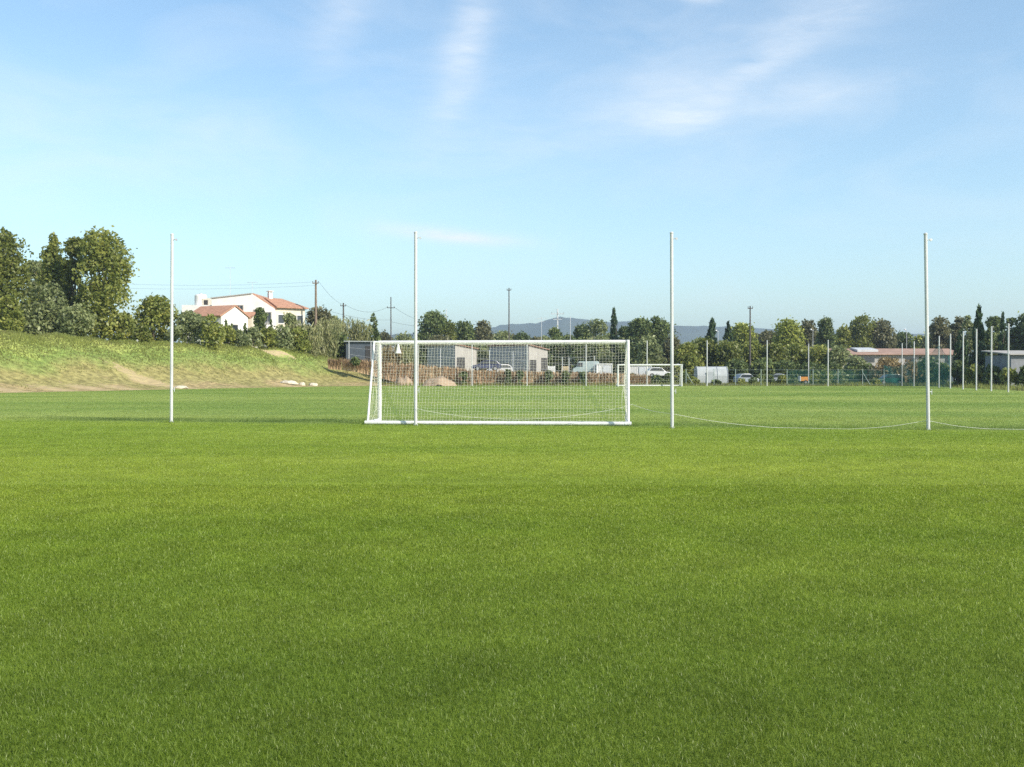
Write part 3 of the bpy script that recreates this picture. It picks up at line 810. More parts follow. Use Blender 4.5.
def build_house():
    D0 = 137.0
    gx, gz = X_(250, D0), Z_(347, D0)
    t = thing('house', 'white house with red tiled roofs standing behind the grass bank', 'house', (gx, D0, gz))
    def P(px, py, D): return Vector((X_(px, D) - gx, D - D0, Z_(py, D) - gz))
    fac = [P(212, 352, D0), P(275, 352, D0), P(275, 309, D0), P(252, 294, D0), P(212, 298.5, D0)]
    MB().prism([(p.x, p.z) for p in fac], 'y', 0, 9).build('main_wall', M['white_wall'], t)
    def slab(p, q, y0, y1, th, ov):
        d = (q - p); d.y = 0; d.normalize(); n = Vector((-d.z, 0, d.x)); n = n if n.z > 0 else -n
        p = p + n * .003; q = q + n * .003 + d * ov
        return MB().prism([(p.x, p.z), (q.x, q.z), (q.x + n.x * th, q.z + n.z * th), (p.x + n.x * th, p.z + n.z * th)], 'y', y0, y1)
    slab(fac[3], fac[2], .3, 9.2, .16, .15).build('roof', M['tile'], t)
    slab(fac[3], fac[4], -.12, 9.2, .12, .15).build('roof', M['beige_wall'], t)
    for px, py, w, h in ((240, 308, .9, .7), (259, 317, 1.3, 1.9), (259, 333, 1.3, 1.7), (268, 318, .9, 1.5)):
        c = P(px, py, D0); window(t, (c.x, 0, c.z), w, h, frame='beige_wall')
    # balcony rail on the facade
    c = P(262, 326, D0); b = MB().box((c.x + .3, -.55, c.z - .55), (3.2, 1.1, .14))
    for k in range(9): b.bar((c.x - 1.2 + .375 * k, -1.06, c.z - .48), (c.x - 1.2 + .375 * k, -1.06, c.z + .42), .025, n=5)
    b.bar((c.x - 1.25, -1.06, c.z + .45), (c.x + 1.85, -1.06, c.z + .45), .035, n=6); b.build('balcony', M['white_wall'], t)
    # hip roofed wing
    L0, L1 = P(275.5, 307.5, D0 + .4), P(305, 311, D0 + 3.2)
    zt = L0.z - .05; ax = Vector((L1.x - L0.x, L1.y - L0.y, 0)); ln = ax.length; ang = math.atan2(ax.y, ax.x)
    f = xf((L0.x, L0.y, 0), ang); dep = 6.0
    w = TMB(f); w.box((ln / 2, dep / 2, zt / 2 - .4), (ln, dep, zt + .8)); w.build('wing_wall', M['cream_wall'], t)
    o, rz = .4, zt + 1.5
    rf = TMB(f); z0, z1 = zt + .004, zt + .14
    q = [(-.0, -o), (ln + o, -o), (ln + o, dep + o), (-.0, dep + o)]
    rf.add([(a, b, z0) for a, b in q] + [(a, b, z1) for a, b in q] + [(-.0, dep / 2, rz), (ln - 1.9, dep / 2, rz)],
           [(3, 2, 1, 0), (0, 1, 5, 4), (1, 2, 6, 5), (2, 3, 7, 6), (3, 0, 4, 8, 7), (4, 5, 9, 8), (5, 6, 9), (6, 7, 8, 9)])
    rfo = rf.build('wing_roof', M['tile'], t)
    c = TMB(f); c.box((.75, dep / 2, rz + .2), (.5, .5, 1.0)); cho = c.build('chimney', M['white_wall'], rfo)
    c = TMB(f); c.box((.75, dep / 2, rz + .92), (.74, .74, .09))
    for dx in (-.18, .18): c.box((.75 + dx, dep / 2, rz + .786), (.1, .4, .17))
    c.build('chimney_cap', M['white_wall'], rfo)
    for u, zz, ww, hh in ((.18, .72, .9, 1.2), (.5, .72, .9, 1.2), (.82, .72, .9, 1.2), (.3, .3, 1.1, 1.7), (.7, .3, 1.1, 1.7)):
        fm = TMB(f); x, z = u * ln, zz * zt
        for dx in (-ww / 2, ww / 2): fm.box((x + dx, -.03, z), (.09, .1, hh + .09))
        for dz in (-hh / 2, hh / 2): fm.box((x, -.032, z + dz), (ww - .09, .1, .09))
        fo = fm.build('window', M['white_wall'], t)
        pm = TMB(f); pm.box((x, -.012, z), (ww - .08, .03, hh - .08)); pm.build('pane', M['glass'], fo)
    # lower annex in front, tiled gable roof, gable end turned to the field
    fr = P(221.5, 346, D0 - 7); ang = R(-28)
    f = xf((fr.x, fr.y, -.6), ang)     # local: x to the left is -x ; gable end on x=0 plane
    hg = P(0, 315.5, D0 - 7).z + .6; wd, le = 4.8, 5.6; rg = hg + 1.3
    w = TMB(f); w.prism([(0, 0), (wd, 0), (wd, hg), (wd / 2, rg), (0, hg)], 'x', -le, 0); w.build('annex_wall', M['white_wall'], t)
    rr = TMB(f)
    for a, b in (((wd / 2, rg), (-.35, hg - .17)), ((wd / 2, rg), (wd + .35, hg - .17))):
        d = Vector((b[0] - a[0], b[1] - a[1])).normalized(); n = Vector((-d.y, d.x)); n = n if n.y > 0 else -n
        pts = [(a[0] + n.x * .004, a[1] + n.y * .004), (b[0] + n.x * .004, b[1] + n.y * .004), (b[0] + n.x * .17, b[1] + n.y * .17), (a[0] + n.x * .17, a[1] + n.y * .17)]
        rr.prism(pts, 'x', -le - .2, .18)
    rr.build('annex_roof', M['tile'], t)
    dm = TMB(f); dm.box((-1.2, -.02, hg * .42), (1.3, .06, hg * .8)); dm.build('door', M['dark_gap'], t)  # dark panel standing in for the shade of the porch under the eave
    fm = TMB(f)
    for dy in (-.5, .5): fm.box((.03, wd * .5 + dy, hg * .62), (.1, .09, 1.29))
    for dz in (-.6, .6): fm.box((.032, wd * .5, hg * .62 + dz), (.1, .91, .09))
    fo = fm.build('window', M['beige_wall'], t)
    pm = TMB(f); pm.box((.012, wd * .5, hg * .62), (.03, .92, 1.12)); pm.build('pane', M['glass'], fo)
    # small lean-to between annex and main block
    a0, b0 = P(241, 352, D0 - 1.6), P(252, 316, D0 - 1.6)
    MB().box(((a0.x + b0.x) / 2, -.85, (a0.z + b0.z) / 2), (b0.x - a0.x, 1.68, b0.z - a0.z)).build('lean_to_wall', M['cream_wall'], t)
    MB().prism([(-1.9, b0.z - .12), (-.006, b0.z + .5), (-.006, b0.z + .64), (-1.9, b0.z + .02)], 'x', a0.x - .2, b0.x + .2).build('lean_to_roof', M['tile'], t)
    # roof terrace with a water tank to the left
    c0, c1 = P(182, 352, D0 + 3), P(213, 305, D0 + 3)
    MB().box(((c0.x + c1.x) / 2, 6.0, (c0.z + c1.z) / 2), (c1.x - c0.x, 6, c1.z - c0.z)).build('side_wall', M['white_wall'], t)
    c = P(204.5, 302, D0 + 3); MB().box((c.x, 4.2, c.z - .1), (1.0, .9, 1.3)).build('stair_hatch', M['cream_wall'], t)
    MB().box((c.x, 3.735, c.z - .05), (.55, .03, .7)).build('hatch_door', M['dark_gap'], t)
    c = P(197.5, 305, D0 + 3)
    k = thing('water_tank', 'white round water tank on the roof terrace of the house', 'water tank', (c.x + gx, D0 + 4.6, c.z + gz))
    MB().lathe([(.78, 0), (.82, .08), (.82, 1.35), (.70, 1.5), (.2, 1.6)], n=20).build('tank', M['white_wall'], k)
    MB().lathe([(.2, 1.6), (.2, 1.68), (.1, 1.7)], n=12).build('lid', M['galv'], k)
    # aerials
    for px, top, kind in ((230.5, 266, 0), (252.5, 281, 1)):
        b = P(px, 297, D0 + 2); h = P(px, top, D0 + 2).z - b.z
        a = thing('roof_aerial', ('tall thin' if kind == 0 else 'short') + ' television aerial on the roof of the white house', 'aerial', (b.x + gx, D0 + 2.0, b.z + gz - .1), 0, 'aerials on the house roof')
        MB().bar((0, 0, 0), (0, 0, h), .028, .02, 6).build('mast', M['galv'], a)
        mb = MB().bar((-.7, 0, h * .96), (.7, 0, h * .96), .018, n=5)
        for q in range(7): mb.bar((-.6 + .2 * q, -.3, h * .96), (-.6 + .2 * q, .3, h * .96), .012, n=4)
        mb.build('antenna', M['galv'], a)
    return t

def car(name, label, px, ybase, D, length, colour, rz, group=None, van=False, cat='car'):
    x = X_(px, D); gz = Z_(ybase, D)
    t = thing(name, label, cat, (x, D, gz), rz, group)
    L = length; Wd = 1.75; s = L / 4.3
    if van:
        body = [(-.5, .32), (.5, .32), (.5, .95), (.465, 1.05), (.36, 1.25), (.29, 1.95), (.25, 2.05), (-.47, 2.08), (-.5, 1.95)]
        glass = [(.34, 1.30), (.285, 1.86), (.12, 1.88), (.12, 1.30)]
        Wd = 1.9
    else:
        body = [(-.5, .32), (.5, .32), (.505, .62), (.47, .78), (.27, .90), (.12, 1.36), (.02, 1.44), (-.22, 1.44), (-.36, 1.36), (-.46, .98), (-.5, .9)]
        glass = [(.23, .93), (.105, 1.33), (-.22, 1.36), (-.33, 1.30), (-.40, .96)]
    bm = mat(name + '_paint', colour, .3, .05, 2, spec=.5)
    MB().prism([(a * L, z) for a, z in body], 'y', -Wd / 2, Wd / 2).build('body', bm, t, bevel=.07)
    for sy in (-1, 1):
        MB().prism([(a * L, z) for a, z in glass], 'y', sy * (Wd / 2 - .01), sy * (Wd / 2 + .012)).build('side_window', M['glass'], t)
        MB().box((L * .497, sy * Wd * .36, .66), (.08, .34, .16)).build('headlight', M['lamp_white'], t)
        for fx in (-.30, .31):
            wo = thing_part('wheel', t, (fx * L, sy * (Wd / 2 - .10), .32), 0)
            MB().bar((0, -.11, 0), (0, .11, 0), .32, n=18).build('tyre', M['rubber'], wo)
            MB().bar((0, sy * .09, 0), (0, sy * .118, 0), .19, n=14).build('rim', M['rim'], wo)
    a, b = (glass[0], glass[1])
    wf = MB(); d = .03
    p0, p1 = (body[4][0] * L, body[4][1] + .04), (body[5][0] * L, body[5][1] - .04)
    n = Vector((p1[1] - p0[1], -(p1[0] - p0[0]))).normalized()
    wf.prism([(p0[0] + n.x * .004, p0[1] + n.y * .004), (p1[0] + n.x * .004, p1[1] + n.y * .004), (p1[0] + n.x * .02, p1[1] + n.y * .02), (p0[0] + n.x * .02, p0[1] + n.y * .02)], 'y', -Wd * .42, Wd * .42)
    wf.build('windscreen', M['glass'], t)
    return t

def buildings():
    build_house()
    # dark shed behind the wire fence at the end of the bank
    D = 138; x0, x1 = X_(346, D), X_(377, D); gz = Z_(362, D); h = Z_(342, D) - gz
    t = thing('shed', 'dark blue grey shed behind the wire fence at the end of the bank', 'shed', (x0, D, gz), 0, 'sheds behind the field')
    MB().box(((x1 - x0) / 2, 3, h / 2 - .5), (x1 - x0, 6, h + 1)).build('wall', M['dark_sheet'], t)
    MB().prism([(-.25, h + .03), (x1 - x0 + .25, h + .003), (x1 - x0 + .25, h + .12), (-.25, h + .16)], 'y', -.3, 6.3).build('roof', M['grey_sheet'], t)
    MB().box(((x1 - x0) * .75, -.02, h * .4), (1.0, .05, h * .8)).build('door', M['dark_gap'], t)
    # cream gate pillar stub
    D = 140; c = X_(333, D); gz = Z_(357, D)
    t = thing('garden_wall', 'low cream garden wall with a taller gate pillar beside the canes', 'wall', (c, D, gz))
    MB().box((0, 0, .75), (.4, .4, 2.0)).build('pillar', M['white_wall'], t)
    MB().box((.98, .1, .1), (1.55, .3, 1.0)).build('wall', M['cream_wall'], t)
    MB().box((0, 0, 1.803), (.5, .5, .1)).build('coping', M['white_wall'], t)
    # shed with a light gable behind the net
    def two_face(label, x0, xs, x1, ytop, yb, yg0, yg1, D, wallm, gabm, roofm, doors):
        gz = Z_(yb, D); a, s, b = X_(x0, D), X_(xs, D), X_(x1, D)
        t = thing('shed', label, 'shed', (s, D, gz), 0, 'sheds behind the field')
        h = Z_(ytop, D) - gz; hg = Z_(yg0, D) - gz; hg1 = Z_(yg1, D) - gz
        # body turned so that the long wall and the gable are both seen
        lw = s - a
        w = MB()
        A, B, C = (-lw, 5.5), (0, 0), (b - s, 2.2)
        E = (C[0] - lw, 7.7)
        w.add([(p[0], p[1], -.6) for p in (A, B, C, E)] + [(A[0], A[1], h - .5), (0, 0, h - .5), (C[0], C[1], hg1), (E[0], E[1], hg1)],
              [(3, 2, 1, 0), (4, 5, 6, 7), (0, 1, 5, 4), (2, 3, 7, 6), (3, 0, 4, 7)])
        w.build('long_wall', wallm, t)
        g = MB(); n = Vector((2.2, -(C[0]), 0)).normalized() * .03
        g.add([(n.x, n.y, -.6), (C[0] + n.x, C[1] + n.y, -.6), (C[0] + n.x, C[1] + n.y, hg1), (n.x, n.y, h - .5),
               (-n.x * .2, -n.y * .2, -.6), (C[0] - n.x * .2, C[1] - n.y * .2, -.6), (C[0] - n.x * .2, C[1] - n.y * .2, hg1), (-n.x * .2, -n.y * .2, h - .5)],
              [(0, 1, 2, 3), (7, 6, 5, 4), (0, 4, 5, 1), (1, 5, 6, 2), (2, 6, 7, 3), (3, 7, 4, 0)])
        g.build('gable_wall', gabm, t)
        r = MB(); o = .35
        zz = .02
        pts = [(A[0] - o, A[1] - .2, h - .5 + zz), (0, -o, h - .5 + zz), (C[0] + o, C[1] - .1, hg1 + zz), (E[0], E[1] + o, hg1 + zz)]
        r.add(pts + [(p[0], p[1], p[2] + .14) for p in pts], [(3, 2, 1, 0), (4, 5, 6, 7), (0, 1, 5, 4), (1, 2, 6, 5), (2, 3, 7, 6), (3, 0, 4, 7)])
        r.build('roof', roofm, t)
        for (u0, u1, z0, z1, face, mm, nm) in doors:
            mb = MB()
            if face == 'g': p0, p1 = Vector((0, 0, 0)).lerp(Vector((C[0], C[1], 0)), u0), Vector((0, 0, 0)).lerp(Vector((C[0], C[1], 0)), u1); nn = n
            else: p0, p1 = Vector((A[0], A[1], 0)).lerp(Vector((0, 0, 0)), u0), Vector((A[0], A[1], 0)).lerp(Vector((0, 0, 0)), u1); nn = Vector((-5.5, -lw, 0)).normalized() * .03
            q = [p0 + nn * 1.6, p1 + nn * 1.6]; k = [p0 + nn * .5, p1 + nn * .5]
            mb.add([(q[0].x, q[0].y, z0), (q[1].x, q[1].y, z0), (q[1].x, q[1].y, z1), (q[0].x, q[0].y, z1), (k[0].x, k[0].y, z0), (k[1].x, k[1].y, z0), (k[1].x, k[1].y, z1), (k[0].x, k[0].y, z1)],
                   [(0, 1, 2, 3), (7, 6, 5, 4), (0, 4, 5, 1), (1, 5, 6, 2), (2, 6, 7, 3), (3, 7, 4, 0)])
            mb.build(nm, mm, t)
        return t
    two_face('grey sheet shed with pale gable and dark door beside the blue car', 424, 455, 476, 341, 373, 347, 349, 150, M['grey_sheet'], M['beige_wall'], M['rust_roof'],
             [(.08, .45, -.3, 2.3, 'g', M['dark_gap'], 'door')])
    two_face('long grey shed with a beige gable under a rusty roof edge', 488, 528.5, 548, 341.5, 375, 347, 350, 150, M['grey_sheet'], M['beige_wall'], M['rust_roof'],
             [(.05, .40, -.3, 2.2, 'g', M['dark_gap'], 'doorway'), (.66, .98, -.3, 2.5, 'g', M['dark_gap'], 'doorway'), (.36, .52, .3, 1.7, 'w', M['dark_gap'], 'hatch')])
    # cars and containers beyond the reed screen
    car('parked_car', 'dark blue car parked beside the grey sheds', 486, 371.0, 140, 3.9, (.030, .036, .085), R(186))
    car('parked_car', 'white car parked half hidden behind the dark blue car', 500, 374.6, 146, 3.4, (.42, .42, .43), R(200))
    car('delivery_van', 'pale teal van parked behind the reed screen', 585.5, 376, 146, 3.7, (.32, .39, .385), R(178), van=True, cat='van')
    # white container boxes
    def container(label, px0, px1, y0, y1, D, c, group='white containers behind the far goal'):
        a, b = X_(px0, D), X_(px1, D); gz = Z_(y1, D); h = Z_(y0, D) - gz
        t = thing('storage_container', label, 'container', (a, D, gz), 0, group)
        w = b - a; mm = mat('container_paint', c, .5, .10, 1.5)
        mb = MB(); n = max(6, int(w / .28))
        pts = []
        for i in range(n):
            x = w * i / n; s = w / n
            pts += [(x, 0), (x + s * .3, 0), (x + s * .5, .06), (x + s * .8, .06)]
        pts += [(w, 0), (w, 2.4), (0, 2.4)]
        mb.prism(pts, 'z', .12, h - .02); mb.build('body', mm, t)
        f = MB()
        for z in (.06, h): f.box((w / 2, -.03, z), (w + .1, .09, .13))
        for x in (-.01, w + .01): f.box((x, -.028, h / 2), (.11, .1, h - .14))
        f.build('frame', mm, t)
        d = MB().box((w * .62, -.05, h * .48), (.9, .04, h * .8)).build('door', M['galv'], t)
        return t
    container('white storage container beside the teal van', 597, 612, 364, 376, 143, (.62, .62, .60))
    container('long white storage container behind the distant goal', 628, 651, 365.5, 377, 143, (.56, .55, .53))
    car('parked_car', 'white car parked at the end of the long white container', 658, 378, 140, 3.2, (.56, .56, .56), R(3))
    # polytunnel
    D = 133; a, b = X_(697.5, D), X_(728, D); w = b - a; gz = 0.0
    h = Z_(366.5, D)
    t = thing('polytunnel', 'white plastic polytunnel behind the far edge of the field', 'polytunnel', (a, D, gz))
    pm = mat('milky_plastic', (.38, .40, .40), .45, .2, 1.2, bump=.3)
    prof = [(0, 0), (-.05, h * .5), (.15, h * .8), (.6, h * .97), (1.3, h), (2.0, h * .97), (2.45, h * .8), (2.65, h * .5), (2.6, 0)]
    MB().prism([(p[0], p[1]) for p in prof], 'x', 0, w).build('cover', pm, t)
    for k in range(4):
        x = .02 + (w - .04) * k / 3; mb = MB()
        mb.tube([(x, p[0] + (-.03 if p[0] < 1.3 else .03), p[1] + .03) for p in prof], .035, 5); mb.build('hoop', M['galv'], t)
    MB().box((w * .42, -.10, h * .36), (1.0, .06, h * .7)).build('door', M['grey_sheet'], t)
    car('parked_car', 'silver car parked between the polytunnel and the brown utility pole', 746, 384.5, 137, 2.9, (.26, .29, .33), R(12))
    car('parked_car', 'small pale car half hidden in the hedge past the brown pole', 776.5, 384.3, 140, 2.6, (.30, .32, .36), R(170))
    # orange and white trailer
    D = 134; t = thing('small_trailer', 'small orange trailer with a white front board by the hedge', 'trailer', (X_(803, D), D, 0))
    MB().box((.15, 0, .75), (1.1, 1.0, .55)).build('box', mat('orange_paint', (.62, .24, .03), .5, .15, 3), t, bevel=.03)
    MB().box((-.48, 0, .80), (.14, 1.04, .66)).build('front_board', M['white_paint'], t, bevel=.02)
    for sy in (-1, 1):
        wo = thing_part('wheel', t, (.2, sy * .56, .30), 0)
        MB().bar((0, -.07, 0), (0, .07, 0), .30, n=14).build('tyre', M['rubber'], wo); MB().bar((0, -.075, 0), (0, .075, 0), .15, n=12).build('rim', M['rim'], wo)
    MB().bar((-.5, 0, .5), (-1.4, 0, .42), .035, n=6).bar((-1.35, 0, 0), (-1.35, 0, .44), .03, n=6).build('drawbar', M['galv'], t)
    car('parked_car', 'dark green car parked beside the teal netting', 889, 385.3, 132, 3.4, (.010, .065, .05), R(184))
    # crates by the shed
    for px, lb, c, s in ((565, 'pale yellow crate stack behind the reed screen', (.52, .42, .26), .95), (551.5, 'white framed crate beside the beige shed gable', (.72, .72, .70), 1.0)):
        D = 143; t = thing('crate', lb, 'crate', (X_(px, D), D, Z_(376, D)), 0, 'crates by the sheds')
        mm = mat('crate_boards', c, .8, .2, 3); mb = MB()
        for z in (.15, .42, .69, .96, 1.23):
            for (cx_, cy_, sx, sy) in ((0, -.5 * s, s, .04), (0, .5 * s, s, .04), (-.48 * s, 0, .04, s - .06), (.48 * s, 0, .04, s - .06)):
                mb.box((cx_, cy_, z), (sx, sy, .19))
        mb.build('boards', mm, t)
        c4 = MB()
        for sx in (-.44, .44):
            for sy in (-.44, .44): c4.box((sx * s, sy * s, .7), (.07, .07, 1.38))
        c4.build('corner_posts', mm, t)
    # long low building with red roof
    D = 156; a, b = X_(836, D), X_(960, D); w = b - a; gz = 0; he = Z_(355, D); hr = Z_(348.8, D)
    t = thing('farm_building', 'long low building with a red roof beyond the hedge', 'building', (a, D, 0))
    MB().box((w / 2, 5, he / 2), (w, 10, he)).build('wall', M['beige_wall'], t)
    MB().prism([(-.5, he + .004), (5, hr), (10.5, he + .004), (10.5, he + .15), (5, hr + .16), (-.5, he + .15)], 'x', -.3, w + .3).build('roof', M['brick_roof'], t)
    for u in (.12, .27, .43, .6, .78, .92): MB().box((w * u, -.02, he - .75), (1.5, .05, .7)).build('window', M['glass'], t)
    k0, k1 = X_(860, D) - a, X_(881, D) - a
    MB().prism([(1.2, hr - .45), (4.6, hr + .10), (4.6, hr + .30), (1.2, hr - .1)], 'x', k0, k1).build('skylight', M['white_paint'], t)
    # grey building at the far right
    D = 110; a = X_(1011, D); w = 9; he = Z_(355, D)
    t = thing('outbuilding', 'low grey outbuilding with a pale roof behind the outermost poles', 'building', (a, D, 0))
    MB().box((w / 2, 3, he / 2), (w, 6, he)).build('wall', mat('grey_block_wall', (.22, .225, .235), .9, .25, 1), t)
    MB().prism([(-.4, he + .004), (6.4, he + .5), (6.4, he + .62), (-.4, he + .13)], 'x', -.3, w + .3).build('roof', M['beige_wall'], t)
    MB().box((2.4, -.02, he * .42), (1.1, .05, he * .8)).build('door', M['dark_gap'], t)
    MB().box((5.2, -.02, he * .55), (1.2, .05, .8)).build('window', M['glass'], t)

def utility():
    def upole(label, px, top, D, r, m, arms=(), base=None, name='utility_pole', group='utility poles', ins=True, lamp=False):
        x = X_(px, D); gz = max(0, float(bank_h(x, D))) if base is None else Z_(base, D)
        h = Z_(top, D) - gz
        t = thing(name, label, 'lamp post' if lamp else 'pole', (x, D, gz), 0, group)
        MB().bar((0, 0, -.3), (0, 0, h), r, r * .62, 10).build('shaft', M[m], t)
        for (dz, ln) in arms:
            am = MB().box((0, -r * .9, h - dz), (ln, .11, .12) if ins else (ln, .05, .05)); ao = am.build('crossarm', M[m], t)
            if ins:
                for k in (-.45, 0.0, .45):
                    MB().lathe([(.03, 0), (.055, .05), (.04, .10), (.055, .15), (.03, .22)], (ln * k, -r * .9, h - dz + .06), 8).build('insulator', M['dark_pole'], ao)
        if lamp:
            MB().bar((0, 0, h - .1), (-.35, -.25, h + .05), .04, n=6).build('arm', M[m], t)
            MB().lathe([(.04, -.08), (.15, -.04), (.18, .05), (.09, .12)], (-.38, -.28, h + .05), 12).build('lamp_head', M['lamp_white'], t)
        return Vector((x, D, gz + h))
    p1 = upole('stout brown wooden utility pole beside the white house', 316, 280, 138, .20, 'wood_pole', [(.45, .8)])
    p2 = upole('short dark utility pole rising above the canes', 343.5, 303, 178, .19, 'dark_pole', [(.5, 1.0)])
    p3 = upole('slim dark utility pole with a side bracket above the crossbar corner', 391, 297, 190, .14, 'dark_pole', [(2.0, 1.4)])
    p4 = upole('tall slim dark utility pole rising above the middle of the near goal', 509, 288, 185, .15, 'dark_pole', [(.4, .8)])
    p5 = upole('grey pole with a wide crossarm standing against the hill', 557.5, 309, 210, .22, 'galv', [(1.0, 2.7), (2.1, 1.8)])
    p6 = upole('brown utility pole rising from the hedge past the distant goal', 750, 306, 146, .14, 'dark_pole', [(.35, .7)])
    upole('thin white mast with a short cross near the long shed', 541.5, 317, 200, .07, 'galv', [(.25, 2.0), (.9, 1.3)], name='mast', group='thin white masts', ins=False)
    upole('plain thin white mast beside the crossarm pole', 570.3, 316, 200, .08, 'galv', [], name='mast', group='thin white masts')
    upole('short white mast behind the dark pine', 446.3, 309, 215, .11, 'white_paint', [], name='mast', group='thin white masts')
    upole('white headed street lamp in front of the brown tree by the hedge', 812.8, 330, 165, .05, 'galv', [], name='street_lamp', group='street lamps', lamp=True)
    upole('white headed street lamp beside the pointed dark cypress', 718, 331, 165, .05, 'galv', [], name='street_lamp', group='street lamps', lamp=True)
    upole('white headed street lamp in front of the long red roof', 906.5, 330, 165, .05, 'galv', [], name='street_lamp', group='street lamps', lamp=True)
    def cable(label, a, b, sag, r=.018):
        pts = [Vector(a).lerp(Vector(b), t) + Vector((0, 0, -4 * sag * t * (1 - t))) for t in np.linspace(0, 1, 24)]
        tag(MB().tube(pts, r, 5).build('overhead_cable', M['cable']), label, 'cable', 'overhead cables')
    off = lambda p, dx, dz: p + Vector((dx, -.2, dz))
    left = Vector((X_(60, 150), 150, Z_(280, 150)))
    cable('upper overhead cable running above the white house towards the trees', off(p1, -.5, -.3), left, .6, .010)
    cable('lower overhead cable running above the white house towards the trees', off(p1, .0, -.75), left + Vector((0, 0, -.8)), .5, .010)
    cable('overhead cable dropping from the stout brown pole to the short dark pole', off(p1, .5, -.3), off(p2, 0, -.3), .5, .016)
    cable('overhead cable from the short dark pole to the bracketed dark pole', off(p2, .4, -.35), off(p3, -.5, -1.8), 1.1, .020)
    cable('overhead cable running from the stout brown pole past the bracketed pole', off(p1, .1, -3.6), off(p3, .2, -4.2), .6, .016)
    cable('overhead cable running on from the bracketed pole to the short white mast', off(p3, .5, -1.8), Vector((X_(446.3, 215), 215 - .2, Z_(322, 215))), 1.2, .022)
    cable('lower overhead cable running on from the bracketed pole behind the pine', off(p3, .2, -4.6), Vector((X_(446.3, 215), 215 - .2, Z_(327, 215))), .4, .020)

